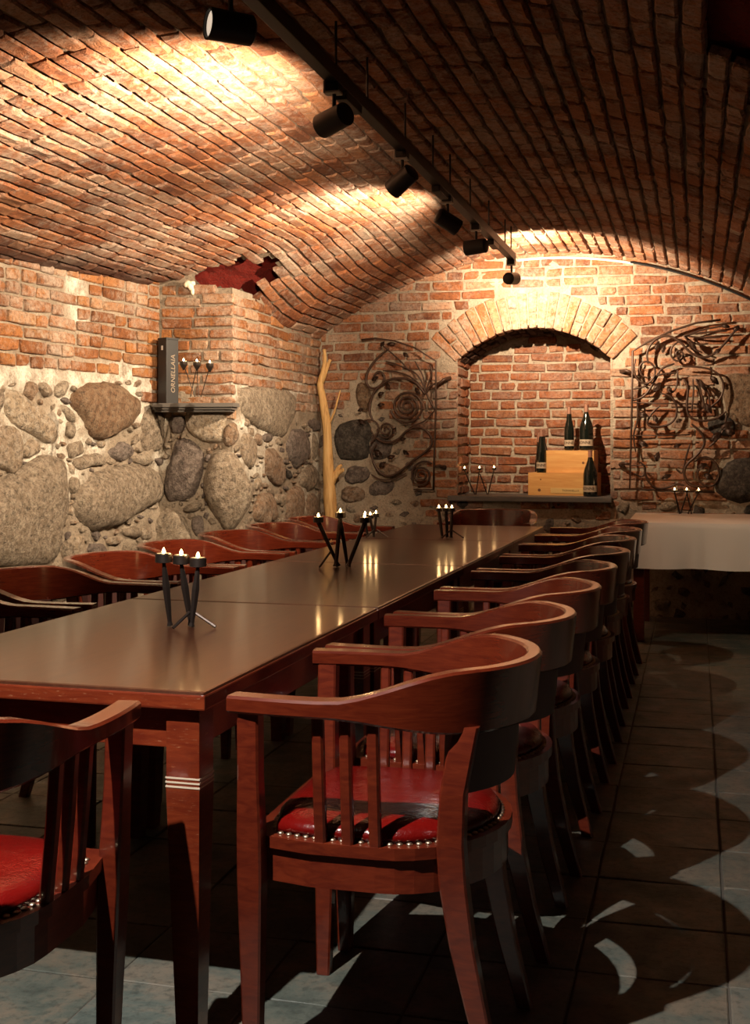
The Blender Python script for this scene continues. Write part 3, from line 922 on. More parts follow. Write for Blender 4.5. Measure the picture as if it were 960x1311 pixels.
for k in range(18):
    z = NSILL + 0.04 + 0.0725 * k
    course(bn, z, NXL + 0.005, NXR - 0.005, nb_at, lambda c, L: all(in_niche(c.x + L * t, c.z + .03, 0.0) for t in (-.4, .4)), 0, 0.0635, 0.3)
def jl_at(a, z):
    c = Vector((NXL + R.uniform(-0.006, 0.012), YB + a, z)); return basis(Vector((0, 1, 0)), Vector((0, 0, 1)), Vector((1, 0, 0)), c), c
def jr_at(a, z):
    c = Vector((NXR - R.uniform(-0.006, 0.006), YB + a, z)); return basis(Vector((0, -1, 0)), Vector((0, 0, 1)), Vector((-1, 0, 0)), c), c
for k in range(14):
    z = NSILL + 0.04 + 0.0745 * k
    course(bn, z, 0.004, ND - 0.01, jl_at, lambda c, L: c.z < NSPR, 0, 0.062, 0.4)
    course(bn, z, 0.004, ND - 0.01, jr_at, lambda c, L: c.z < NSPR, 0, 0.062, 0.4)
bn.build(wn, 298)
# voussoirs: long bricks set on edge round the arch, deep enough to show the soffit
def wedge(bm, t0, t1, r0, r1, y0, y1, rr):
    P = []
    for y in (y0 + rr.uniform(-0.012, 0.006), y1):
        for t, r in ((t0, r0), (t1, r0), (t1, r1), (t0, r1)):
            r += rr.uniform(-.006, .006)
            P.append(bm.verts.new((ACX + r * math.sin(t), y, ACZ + r * math.cos(t))))
    for f in ((0,1,2,3),(7,6,5,4),(0,4,5,1),(1,5,6,2),(2,6,7,3),(3,7,4,0)): bm.faces.new([P[i] for i in f])
    bmesh.ops.bevel(bm, geom=[e for e in bm.edges], offset=0.006, segments=1, affect='EDGES')
rr = random.Random(5)
NV = 21
M_VOUS = brick_mat('arch_brick', [(0.0, (0.42, 0.17, 0.07)), (0.5, (0.52, 0.27, 0.14)), (1.0, (0.58, 0.40, 0.28))], 0.7)
for k in range(NV):
    t0 = -ANG + 2 * ANG * k / NV; t1 = -ANG + 2 * ANG * (k + 1) / NV
    if rr.random() < 0.35:
        rm = AR + rr.uniform(0.09, 0.16); segs = ((AR, rm - 0.005), (rm + 0.005, RINGO + rr.uniform(-.015, .01)))
    else: segs = ((AR, RINGO + rr.uniform(-.02, .012)),)
    for r0, r1 in segs:
        bm = bmesh.new(); wedge(bm, t0 + 0.0055, t1 - 0.0055, r0, r1, YB - 0.012, YB + 0.115, rr)
        obj('voussoir', bm, M_VOUS, wb)
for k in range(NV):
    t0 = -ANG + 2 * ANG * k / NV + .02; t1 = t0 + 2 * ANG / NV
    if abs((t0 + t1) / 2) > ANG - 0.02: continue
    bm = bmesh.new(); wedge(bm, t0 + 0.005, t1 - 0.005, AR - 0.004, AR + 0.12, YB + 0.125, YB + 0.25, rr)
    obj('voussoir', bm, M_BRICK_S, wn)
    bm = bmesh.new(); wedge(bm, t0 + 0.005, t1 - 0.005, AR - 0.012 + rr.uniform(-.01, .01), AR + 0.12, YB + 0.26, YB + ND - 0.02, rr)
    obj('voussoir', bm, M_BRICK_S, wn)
# slate sill board of the niche
bm = bmesh.new(); add_box(bm, (NXL - 0.06, YB - 0.09, 0.822), (NXR + 0.015, YB + ND - 0.03, NSILL), 0.006)
struct(obj('trim_1', bm, M_SLATE), 'dark slate sill along the bottom of the niche')
# pale cable run following the vault along the back wall, going dark to the right
pts = [Vector((x, YB - 0.02, vault_z(x, YB) - 0.035)) for x in [-1.28 + 0.06 * k for k in range(15)]]
bm = bmesh.new(); add_tube(bm, [Vector((-1.30, YB - 0.28, 2.60)), Vector((-1.295, YB - 0.12, 2.62))] + pts, 0.009, 6)
struct(obj('trim_2', bm, M_PALE), 'pale cable conduit along the top of the back wall')
pts = [Vector((x, YB - 0.025, vault_z(x, YB) - 0.03)) for x in [-0.46 + 0.06 * k for k in range(21)]]
bm = bmesh.new(); add_tube(bm, pts, 0.009, 6)
struct(obj('trim_3', bm, M_BLACK), 'black cable following the vault edge on the right')
# right wall and the end wall behind the camera
def rw(u, v): return Vector((XR, Y0 + (YB + 0.1 - Y0) * u, 2.3 * v - 0.02))
struct(link('wall_right', wall_grid('wall_right', rw, 120, 30, M_MORTAR_V, None, 0.015, None, Vector((-1, 0, 0)))), 'rough plastered right wall')
def fw_(u, v): return Vector((-4.6 + 5.5 * u, Y0 + 0.01, 2.75 * v - 0.02))
struct(link('wall_front', wall_grid('wall_front', fw_, 60, 30, M_MORTAR_B, None, 0.015, None, Vector((0, 1, 0)))), 'rough plastered end wall')

# ------------------------------------------------------------------ light track and its spotlights
tr = thing('light_track', 'long black light track hung under the crown of the brick vault', 'light track', (TRACK_X, 4.9, TRACK_Z))
bm = bmesh.new(); add_box(bm, (-0.022, -4.2, -0.018), (0.022, 3.05, 0.030), 0.003); obj('rail', bm, M_BLACK, tr)
for y in (-3.2, -1.75, -1.0, -0.6, 0.0, 0.55, 0.95, 1.5, 2.1, 2.72, 2.98):
    zt = vault_z(TRACK_X, 4.9 + y) - TRACK_Z + 0.01
    bm = bmesh.new(); add_tube(bm, [(0, y, 0.0305), (0, y, zt)], 0.0045, 6); obj('suspension_rod', bm, M_BLACK, tr)
    if y in (-1.0, 0.55, 2.1):
        bm = bmesh.new(); add_box(bm, (-0.02, y + 0.06, -0.048), (0.02, y + 0.26, -0.018), 0.004); obj('driver_box', bm, M_BLACK, tr)
SPOT_LABEL = [
    'black spotlight at the top edge, nearest on the track, lens showing and turned left',
    'second black spotlight along the track, pale clip above it, pointing down left',
    'third black spotlight along the track, hanging over the dark band of the vault',
    'fourth black spotlight along the track, turned to the right',
    'fifth black spotlight along the track, lying level beside the bright patch of vault',
    'last black spotlight at the far end of the track by the back wall',
    'black spotlight on the unseen near part of the track, lighting the floor',
]
for (y, aim, watt, cone, blend, colr), lab in zip(SPOTS, SPOT_LABEL):
    t = thing('spotlight', lab, 'spotlight', (TRACK_X, y, TRACK_Z - 0.0185), 0, 'spotlights on the light track')
    bm = bmesh.new(); add_box(bm, (-0.022, -0.03, -0.028), (0.022, 0.03, 0.0), 0.003); obj('adapter', bm, M_BLACK, t)
    bm = bmesh.new(); add_box(bm, (-0.030, -0.026, -0.034), (0.024, 0.020, -0.026), 0.002); add_box(bm, (-0.030, -0.026, -0.034), (-0.0245, 0.020, 0.006), 0.001)
    obj('clip', bm, M_CLIP, t)
    hz = -0.118
    bm = bmesh.new(); add_tube(bm, [(0, 0, -0.026), (0, 0, hz + 0.02)], 0.007, 8); obj('stem', bm, M_BLACK, t)
    a = Vector(aim).normalized()
    # the head pivots behind its middle
    q = a.to_track_quat('Z', 'Y')
    M = Matrix.Translation((0, 0, hz)) @ q.to_matrix().to_4x4()
    bm = bmesh.new()
    add_lathe(bm, [(0.030, -0.062), (0.039, -0.055), (0.041, 0.055), (0.041, 0.061), (0.035, 0.061), (0.034, 0.050)], 28, M)
    obj('head', bm, M_BLACK, t, True, angle=40)
    bm = bmesh.new(); add_lathe(bm, [(0.033, 0.0505), (0.033, 0.0535)], 28, M)
    obj('lens', bm, M_LENS if watt > 10 else M_LENSOFF, t)
    ld = bpy.data.lights.new('bulb', 'SPOT'); ld.energy = watt; ld.color = colr
    ld.spot_size = math.radians(cone); ld.spot_blend = blend; ld.shadow_soft_size = 0.012
    lo = bpy.data.objects.new('bulb', ld); COL.objects.link(lo); lo.parent = t
    lo.location = Vector((0, 0, hz)) + a * 0.068
    lo.rotation_euler = (-a).to_track_quat('Z', 'Y').to_euler()

# ------------------------------------------------------------------ dining tables in one row
TW = 0.83
def make_table(x, y, L, label):
    t = thing('dining_table', label, 'table', (x, y, 0), -0.0132, 'mahogany tables set end to end')
    w, l = TW / 2, L / 2
    bm = bmesh.new(); add_box(bm, (-w, -l, 0.720), (w, l, 0.75), 0.007); o = obj('tabletop', bm, M_TOP, t)
    bm = bmesh.new()
    e = 0.0022
    add_box(bm, (-w - e, -l - e, 0.712), (w + e, -l + 0.012, 0.7435), 0.004); add_box(bm, (-w - e, l - 0.012, 0.712), (w + e, l + e, 0.7435), 0.004)
    add_box(bm, (-w - e, -l, 0.712), (-w + 0.012, l, 0.7435), 0.004); add_box(bm, (w - 0.012, -l, 0.712), (w + e, l, 0.7435), 0.004)
    obj('edge_band', bm, M_EDGE, t)
    for sx in (-1, 1):
        bm = bmesh.new(); add_box(bm, (sx * (w - 0.045) - 0.011, -l + 0.05, 0.625), (sx * (w - 0.045) + 0.011, l - 0.05, 0.7195), 0.002); obj('apron', bm, M_EDGE, t)
        bm = bmesh.new(); add_box(bm, (-w + 0.05, sx * (l - 0.045) - 0.011, 0.625), (w - 0.05, sx * (l - 0.045) + 0.011, 0.7195), 0.002); obj('apron', bm, M_EDGE, t)
    for sx in (-1, 1):
        for sy in (-1, 1):
            bm = bmesh.new(); cx, cy = sx * (w - 0.055), sy * (l - 0.055)
            for lv in ((0.037, 0.037, 0.55, 0.7195), ):
                add_box(bm, (cx - .037, cy - .037, 0.55), (cx + .037, cy + .037, 0.7195), 0.003)
            a = [bm.verts.new((cx + i * .037, cy + j * .037, 0.55)) for i, j in ((-1,-1),(1,-1),(1,1),(-1,1))]
            b = [bm.verts.new((cx + i * .023 + sx * .008, cy + j * .023 + sy * .008, 0.0)) for i, j in ((-1,-1),(1,-1),(1,1),(-1,1))]
            for i in range(4): bm.faces.new((b[i], b[(i+1)%4], a[(i+1)%4], a[i]))
            bm.faces.new(b[::-1])
            lg = obj('leg', bm, M_EDGE, t)
            bm = bmesh.new()
            for k in range(3):
                z = 0.548 + k * 0.009
                add_box(bm, (cx - .0378, cy - .0378, z), (cx + .0378, cy + .0378, z + 0.0035))
            obj('inlay_bands', bm, M_CREAM, lg)
    return t
TX0 = -1.372
ends = [2.30, 3.628, 4.948, 6.252, 7.43]
tl = ['nearest table of the row, with banded front leg and worn front edge', 'second table of the row, carrying the candle holder with crossed arms',
      'third table of the row, mirroring candle flames near its right edge', 'farthest table of the row, in front of the wine niche']
for k in range(4):
    yc = (ends[k] + ends[k + 1]) / 2
    make_table(TX0 + 0.0132 * (yc - 2.3), yc, ends[k + 1] - ends[k] - 0.008, tl[k])

# ------------------------------------------------------------------ armchairs
def rail_path(n_arm=7, n_arc=22):
    """horseshoe of the chair rail in plan, front of the chair towards -x"""
    pts = []
    for i in range(n_arm): pts.append((-0.282 + 0.262 * i / n_arm, -0.268 - 0.012 * math.sin(PI * i / n_arm * 0.9)))
    for i in range(n_arc + 1):
        a = -PI / 2 + PI * i / n_arc
        pts.append((-0.02 + 0.285 * math.cos(a) ** 0.9 if math.cos(a) > 1e-6 else -0.02, 0.272 * math.sin(a)))
    for i in range(n_arm): pts.append((-0.282 + 0.262 * (n_arm - 1 - i) / n_arm, 0.268 + 0.012 * math.sin(PI * (n_arm - 1 - i) / n_arm * 0.9)))
    return pts
def make_chair(label):
    t = thing('armchair', label, 'chair')
    P = [Vector((x, y, 0)) for x, y in rail_path()]
    n = len(P); bm = bmesh.new(); rings = []
    for i, p in enumerate(P):
        tg = (P[min(i + 1, n - 1)] - P[max(i - 1, 0)]).normalized(); nn = Vector((tg.y, -tg.x, 0))     # outward
        f = sstep(-0.10, 0.20, p.x)
        top = 0.758 + 0.060 * sstep(-0.08, 0.17, p.x); bot = 0.724 - 0.032 * f
        w = 0.025 - 0.009 * f; flare = 0.012 * f
        e = 0.005
        prof = [(-w + e, bot), (w - e, bot), (w, bot + e), (w + flare, top - e), (w + flare - e, top), (-w + flare + e, top), (-w + flare, top - e), (-w, bot + e)]
        rings.append([bm.verts.new(p + nn * u + Vector((0, 0, z))) for u, z in prof])
    for a, b in zip(rings, rings[1:]):
        for k in range(8): bm.faces.new((a[k], a[(k + 1) % 8], b[(k + 1) % 8], b[k]))
    bm.faces.new(rings[0][::-1]); bm.faces.new(rings[-1])
    obj('arm_rail', bm, M_RAIL, t, True, angle=35)
    # curved back panel below the rail
    bm = bmesh.new(); g = []
    for i in range(17):
        a = -0.92 + 1.84 * i / 16
        for r, z in ((0.268, 0.70), (0.268, 0.565), (0.246, 0.565), (0.246, 0.70)):
            dr = -0.012 if z < 0.6 else 0
            g.append(bm.verts.new((-0.02 + (r + dr) * math.cos(a), (r + dr - 0.012) * math.sin(a), z)))
    for i in range(16):
        for k in range(4): bm.faces.new((g[4*i+k], g[4*i+(k+1)%4], g[4*i+4+(k+1)%4], g[4*i+4+k]))
    bm.faces.new(g[0:4]); bm.faces.new(g[-4:])
    obj('back_panel', bm, M_BACKPAD, t, True, angle=40)
    # seat ring: straight front, bowed sides, round back
    def seat(k, dx=0.0):
        o = []
        for x, y in ((-0.262, -0.235), (-0.262, 0.235)): o.append((x, y))
        for i in range(19):
            a = PI / 2 - PI * i / 18
            o.append((0.005 + 0.225 * math.cos(a), 0.262 * math.sin(a)))
        o.append((-0.13, -0.262)); o.insert(2, (-0.13, 0.262))
        return [((x + 0.02) * k - 0.02, y * k) for x, y in o]
    bm = bmesh.new(); add_prism(bm, seat(1.0), 0.452, 0.475); obj('seat_frame', bm, M_WOOD, t)
    bm = bmesh.new(); add_prism(bm, seat(0.965), 0.385, 0.4515); obj('seat_apron', bm, M_WOOD, t)
    bm = bmesh.new(); S = [Vector((x, y, 0)) for x, y in smooth_pts([(x, y, 0) for x, y in seat(1.0)], 1, True) for _ in (0,)] if False else [Vector(p) for p in smooth_pts([(x, y, 0) for x, y in seat(1.0)], 1, True)]
    rings = []
    for k, z in ((0.90, 0.4755), (0.895, 0.490), (0.86, 0.500), (0.72, 0.510), (0.5, 0.515), (0.25, 0.517)):
        rings.append([bm.verts.new(((p.x + 0.02) * k - 0.02, p.y * k, z + (0.003 * noise.noise(Vector((p.x * 9 * k, p.y * 9 * k, 3))) if k < 0.87 else 0))) for p in S])
    for a, b in zip(rings, rings[1:]):
        for k in range(len(S)): bm.faces.new((a[k], a[(k + 1) % len(S)], b[(k + 1) % len(S)], b[k]))
    bm.faces.new(rings[-1]); bm.faces.new(rings[0][::-1])
    obj('seat_cushion', bm, M_LEATHER, t, True)
    bm = bmesh.new(); P2 = [Vector(p) for p in smooth_pts([(x, y, 0) for x, y in seat(0.915)], 2, True)]
    acc = 0.0
    for i in range(len(P2)):
        q, r_ = P2[i], P2[(i + 1) % len(P2)]; L = (r_ - q).length; d = -acc
        while d < L:
            if d >= 0:
                c = q.lerp(r_, d / L)
                M = Matrix.Translation((c.x, c.y, 0.4752)); add_lathe(bm, [(0.0072, 0.0), (0.0062, 0.0028), (0.0025, 0.0045)], 6, M)
            d += 0.019
        acc = L - (d - 0.019)
    obj('nail_heads', bm, M_NAIL, t, True, kind='stuff')
    def square_leg(pts):
        bm = bmesh.new(); rr = []
        for x, y, z, w, d in pts:
            e = 0.004
            o = [(-w + e, -d), (w - e, -d), (w, -d + e), (w, d - e), (w - e, d), (-w + e, d), (-w, d - e), (-w, -d + e)]
            rr.append([bm.verts.new((x + u, y + v, z)) for u, v in o])
        for a, b in zip(rr, rr[1:]):
            for k in range(8): bm.faces.new((a[k], a[(k + 1) % 8], b[(k + 1) % 8], b[k]))
        bm.faces.new(rr[0][::-1]); bm.faces.new(rr[-1])
        return bm
    for s in (-1, 1):
        obj('leg', square_leg([(-0.248, s * 0.240, 0.0, 0.016, 0.016), (-0.247, s * 0.246, 0.22, 0.021, 0.020), (-0.246, s * 0.252, 0.385, 0.025, 0.023), (-0.246, s * 0.256, 0.475, 0.025, 0.022), (-0.246, s * 0.262, 0.60, 0.022, 0.020), (-0.245, s * 0.267, 0.7255, 0.022, 0.020)]), M_WOOD, t)
    for s in (-1, 1):
        obj('leg', square_leg([(0.235, s * 0.185, 0.0, 0.017, 0.016), (0.196, s * 0.192, 0.14, 0.020, 0.018), (0.166, s * 0.198, 0.28, 0.024, 0.020), (0.150, s * 0.204, 0.40, 0.027, 0.022), (0.146, s * 0.210, 0.48, 0.027, 0.022), (0.152, s * 0.216, 0.58, 0.025, 0.020), (0.166, s * 0.214, 0.66, 0.026, 0.018), (0.176, s * 0.214, 0.708, 0.025, 0.014)]), M_WOOD, t)
    for s in (-1, 1):
        for x in (-0.105, -0.050, 0.005):
            bm = square_leg([(x, s * 0.250, 0.4745, 0.0115, 0.010), (x, s * 0.262, 0.60, 0.0115, 0.010), (x, s * 0.271, 0.7265 - 0.012 * sstep(-0.1, 0.2, x), 0.0115, 0.010)])
            obj('slat', bm, M_WOOD, t)
    return t
proto = make_chair('nearest armchair on the right of the table, light on its red seat and rail')
ord_r = ['', 'second', 'third', 'fourth', 'fifth', 'sixth', 'seventh', 'last and farthest']
rx = [-0.602, -0.588, -0.570, -0.560, -0.550, -0.555, -0.555, -0.548]
ry = [2.535, 3.155, 3.770, 4.405, 5.055, 5.715, 6.330, 6.950]
proto.location = (rx[0], ry[0], 0); proto['group'] = 'mahogany armchairs along the right of the tables'
for k in range(1, 8):
    c = copy_tree(proto); c.location = (rx[k], ry[k], 0); c.rotation_euler = (0, 0, R.uniform(-0.015, 0.015))
    c['label'] = ord_r[k] + ' mahogany armchair from the front along the right of the tables'
ord_l = ['nearest', 'second', 'third', 'fourth', 'fifth', 'sixth', 'seventh', 'last and farthest']
ly = [2.43, 3.06, 3.70, 4.33, 4.95, 5.60, 6.215, 6.83]
for k in range(8):
    c = copy_tree(proto); c.location = (-2.085 + 0.012 * (ly[k] - 2.3), ly[k], 0); c.rotation_euler = (0, 0, PI + R.uniform(-0.02, 0.02))
    c['label'] = ord_l[k] + ' mahogany armchair from the front in the row by the stone wall'
    c['group'] = 'mahogany armchairs along the left of the tables'
c = copy_tree(proto); c.location = (-1.315, 1.868, 0); c.rotation_euler = (0, 0, -PI / 2 + 0.02)
c['label'] = 'armchair with bright red seat at the near head of the table, lower left corner'; c['group'] = 'armchairs at the table heads'
c = copy_tree(proto); c.location = (-1.275, 7.80, 0); c.rotation_euler = (0, 0, PI / 2)
c['label'] = 'armchair at the far head of the tables, only its dark rail showing below the niche'; c['group'] = 'armchairs at the table heads'

# ------------------------------------------------------------------ candle holders and tealights
def candle_holder(label, loc, rz, arms, pins, cup=(0.022, 0.022), tl_label='', cone=False, sc=1.0, order=('left', 'middle', 'right')):
    t = thing('candle_holder', label, 'candle holder', loc, rz, 'wrought iron candle holders for three tealights')
    for (bx, by), (tx, ty, tz), (r0, r1, r2) in arms:
        bm = bmesh.new(); b, e = Vector((bx, by, 0.004)), Vector((tx, ty, tz))
        pts = [b, b.lerp(e, 0.06), b.lerp(e, 0.3), b.lerp(e, 0.62), b.lerp(e, 0.85), e]
        add_tube(bm, pts, [r0 * 1.5, r0, (r0 + r1) / 2, r1, (r1 + r2) / 2, r2], 6, flat=0.75)
        obj('arm', bm, M_IRON, t)
    for p, q in pins:
        bm = bmesh.new(); add_tube(bm, [p, q], 0.0042, 6); obj('brace', bm, M_IRON, t)
    Mz = Matrix.Translation(loc) @ Matrix.Rotation(rz, 4, 'Z')
    tops = [a[1] for a in arms][:3]
    for (tx, ty, tz), o_ in zip(tops, order):
        cr, ch = cup
        bm = bmesh.new()
        M = Matrix.Translation((tx, ty, tz))
        prof = [(0.004, -0.03), (cr * 0.9, -0.004), (cr, 0.0), (cr, ch), (cr - 0.002, ch), (cr - 0.002, 0.003)] if cone else [(cr * 0.6, -0.002), (cr, 0.0), (cr, ch), (cr - 0.002, ch), (cr - 0.002, 0.003)]
        add_lathe(bm, prof, 18, M); obj('cup', bm, M_IRON, t, True, angle=40)
        w = Mz @ Vector((tx, ty, tz + 0.0035))
        l = thing('tealight', 'lit tealight in the ' + o_ + ' cup of ' + tl_label, 'candle', w, 0, 'lit tealights in the iron holders')
        k = cr - 0.0035
        bm = bmesh.new(); add_lathe(bm, [(k, 0.0), (k, ch - 0.001), (k - 0.001, ch - 0.001), (k - 0.001, ch - 0.004)], 16); obj('tin', bm, M_TIN, l, True, angle=40)
        bm = bmesh.new(); add_lathe(bm, [(k - 0.0012, 0.002), (k - 0.0012, ch - 0.0035), (0.002, ch - 0.0045)], 16); obj('wax', bm, M_WAX, l, True, angle=40)
        bm = bmesh.new(); f = ch - 0.003
        add_lathe(bm, [(0.0012, f), (0.0046, f + 0.004), (0.0052, f + 0.007), (0.0034, f + 0.012), (0.0008, f + 0.017)], 10); obj('flame', bm, M_FLAME, l, True)
        ld = bpy.data.lights.new('flame_glow', 'POINT'); ld.energy = 0.10; ld.color = (1.0, 0.55, 0.22); ld.shadow_soft_size = 0.006
        lo = bpy.data.objects.new('flame_glow', ld); COL.objects.link(lo); lo.parent = l; lo.location = (0, 0, f + 0.034)
    return t
def yaw_to_cam(x, y): return math.atan2(-x, y) * 1.0      # turns the holder's row of cups square to the view
p = at_z(232, 803, 0.75)
ARM1 = [((-0.030, 0.015), (-0.047, 0.0, 0.178), (0.0085, 0.0155, 0.006)), ((0.026, 0.020), (0.0, 0.012, 0.172), (0.0085, 0.0155, 0.006)), ((0.028, -0.012), (0.045, -0.010, 0.166), (0.0085, 0.0155, 0.006))]
PIN1 = [((0.022, -0.010, 0.042), (-0.022, -0.045, 0.005)), ((0.034, -0.010, 0.042), (0.092, -0.04, 0.005))]
candle_holder('iron candle holder of three forged spikes on the nearest table', (p.x, p.y, 0.75), yaw_to_cam(p.x, p.y), ARM1, PIN1, (0.023, 0.022), 'the holder on the nearest table')
p = at_z(436, 726, 0.75)
ARM2 = [((-0.008, 0.0), (-0.090, 0.0, 0.182), (0.010, 0.012, 0.013)), ((-0.020, -0.010), (-0.001, 0.006, 0.200), (0.012, 0.013, 0.013)), ((0.030, -0.010), (0.097, 0.0, 0.180), (0.011, 0.012, 0.013)), ((0.028, 0.03), (0.001, 0.01, 0.18), (0.010, 0.012, 0.010))]
PIN2 = [((-0.035, 0.0, 0.07), (-0.085, -0.05, 0.005))]
candle_holder('iron candle holder with splayed arms on the second table', (p.x, p.y, 0.75), yaw_to_cam(p.x, p.y), ARM2, PIN2, (0.021, 0.020), 'the splayed holder on the second table')
p = at_z(571, 689, 0.75)
ARM3 = [((-0.02, 0.0), (-0.038, 0.0, 0.142), (0.011, 0.013, 0.012)), ((0.006, 0.012), (0.0, 0.012, 0.142), (0.011, 0.013, 0.012)), ((0.026, -0.006), (0.030, -0.006, 0.142), (0.011, 0.013, 0.012))]
candle_holder('narrow iron candle holder with flames close together on the third table', (p.x, p.y, 0.75), yaw_to_cam(p.x, p.y), ARM3, PIN1, (0.018, 0.017), 'the narrow holder on the third table')
p = at_z(474, 688, 0.75)
ARM4 = [((-0.015, 0.0), (-0.028, 0.0, 0.105), (0.008, 0.011, 0.010)), ((0.02, 0.03), (0.0, 0.028, 0.100), (0.008, 0.011, 0.010)), ((0.018, -0.006), (0.030, -0.006, 0.110), (0.008, 0.011, 0.010))]
candle_holder('small iron candle holder behind the splayed one, at the left edge of the third table', (p.x, p.y, 0.75), yaw_to_cam(p.x, p.y), ARM4, PIN1, (0.018, 0.017), 'the small holder behind the splayed one')

# ------------------------------------------------------------------ corner shelf on the pier, with a black wine case
outl = [(-3.30, PIERY - 0.012), (-3.30, PIERY - 0.15), (-3.27, PIERY - 0.19), (PIERX + 0.05, PIERY - 0.13), (PIERX + 0.05, PIERY - 0.012)]
bm = bmesh.new()
add_prism(bm, outl, 1.478, 1.502)
add_prism(bm, [(max(-3.30, min(x, PIERX + 0.035)), y + (0.02 if y < PIERY - 0.1 else 0)) for x, y in outl], 1.462, 1.4775)
add_prism(bm, [(max(-3.30, min(x, PIERX + 0.02)), y + (0.04 if y < PIERY - 0.1 else 0)) for x, y in outl], 1.448, 1.4615)
shelf = tag(obj('wall_shelf', bm, M_SLATE), 'dark grey corner shelf with moulded edge on the brick pier', 'shelf')
SHZ = 1.5022
pc = at_z(226, 504.5, SHZ)
case = thing('wine_case', 'tall black bottle case with vertical lettering standing on the corner shelf', 'case', (-3.215, PIERY - 0.085, SHZ), 1.08)
w, d, h = 0.047, 0.043, 0.400
bm = bmesh.new(); add_box(bm, (-w, -d, 0), (w, d, h), 0.002); obj('body', bm, M_CASE, case)
bm = bmesh.new(); add_box(bm, (-w - .002, -d - .002, h - 0.0), (w + .002, d + .002, h + 0.012), 0.002); obj('lid', bm, M_CASE, case)
text_mesh('lettering', 'ORNELLAIA', 0.046, M_GOLD, case, Matrix.Translation((0.006, -d - 0.0006, 0.185)) @ Matrix.Rotation(PI / 2, 4, 'X') @ Matrix.Rotation(PI / 2, 4, 'Z'), 0.0003, 'CENTER', 0.15)
bm = bmesh.new(); add_box(bm, (-w - .002, -0.008, 0.335), (-w + .0005, 0.008, 0.362)); obj('clasp', bm, M_CLIP, case)
pc = at_z(252, 509, SHZ)
ARM5 = [((-0.010, 0.0), (-0.072, 0.01, 0.180), (0.003, 0.004, 0.004)), ((0.01, 0.0), (-0.0, 0.012, 0.178), (0.003, 0.004, 0.004)), ((0.022, 0.0), (0.070, 0.0, 0.170), (0.003, 0.004, 0.004)), ((-0.035, 0.0), (0.0, 0.01, 0.17), (0.003, 0.004, 0.004))]
candle_holder('thin iron candle holder with cone cups on the corner shelf', (pc.x, pc.y, SHZ), yaw_to_cam(pc.x, pc.y), ARM5, [], (0.021, 0.018), 'the holder on the corner shelf', cone=True)

# ------------------------------------------------------------------ niche: crates, bottles, holder
def crate(label, loc, rz, w, d, h, plate=False):
    t = thing('wine_crate', label, 'crate', loc, rz, 'pine wine crates in the niche')
    k = 0.012
    bm = bmesh.new(); add_box(bm, (-w/2, -d/2, 0), (w/2, -d/2 + k, h), 0.0015); obj('front_board', bm, M_PINE, t)
    bm = bmesh.new(); add_box(bm, (-w/2, d/2 - k, 0), (w/2, d/2, h), 0.0015); obj('back_board', bm, M_PINE, t)
    for s in (-1, 1):
        bm = bmesh.new(); add_box(bm, (s * (w/2 - k/2) - k/2, -d/2 + k, 0), (s * (w/2 - k/2) + k/2, d/2 - k, h), 0.001); obj('end_board', bm, M_PINE, t)
    bm = bmesh.new(); add_box(bm, (-w/2 + k, -d/2 + k, h - k), (w/2 - k, d/2 - k, h - 0.0005), 0.001); obj('lid_board', bm, M_PINE, t)
    for kx, kz, r in ([(0.10, 0.075, 0.010)] if not plate else [(-w/2 + 0.085, 0.04, 0.012), (-w/2 + 0.095, 0.12, 0.006)]):
        bm = bmesh.new(); add_lathe(bm, [(r, 0), (r * .9, 0.0006)], 12, Matrix.Translation((kx, -d/2 + 0.0002, kz)) @ Matrix.Rotation(PI/2, 4, 'X')); obj('knot', bm, M_KNOT, t)
    if plate:
        bm = bmesh.new(); add_box(bm, (-0.085, -d/2 - 0.003, 0.018), (0.20, -d/2, 0.058), 0.0008); pl = obj('name_plate', bm, M_PLATE, t)
        text_mesh('lettering', 'TIGNANELLO', 0.021, M_INK, pl, Matrix.Translation((0.065, -d/2 - 0.0035, 0.038)) @ Matrix.Rotation(PI/2, 4, 'X'), 0.0002)
    return t
YC = YB + 0.13
pL = at_y(679, 629, YC); pR = at_y(757, 629, YC)
h1 = (629 - 600) / F_PX * 9.2
w1 = (pR - pL).x
crate('lower pine crate with a pale name plate standing on the niche sill', ((pL.x + pR.x) / 2 + 0.02, YB + 0.215, NSILL), -0.10, w1 + 0.06, 0.20, h1, True)
qL = at_y(702, 600, YC + .03); qR = at_y(757, 600, YC + .03)
h2 = (600 - 571.5) / F_PX * 9.2
crate('upper pine crate with one dark knot, stacked on the lower crate', ((qL.x + qR.x) / 2 + 0.01, YB + 0.235, NSILL + h1), -0.10, (qR - qL).x + 0.04, 0.17, h2)
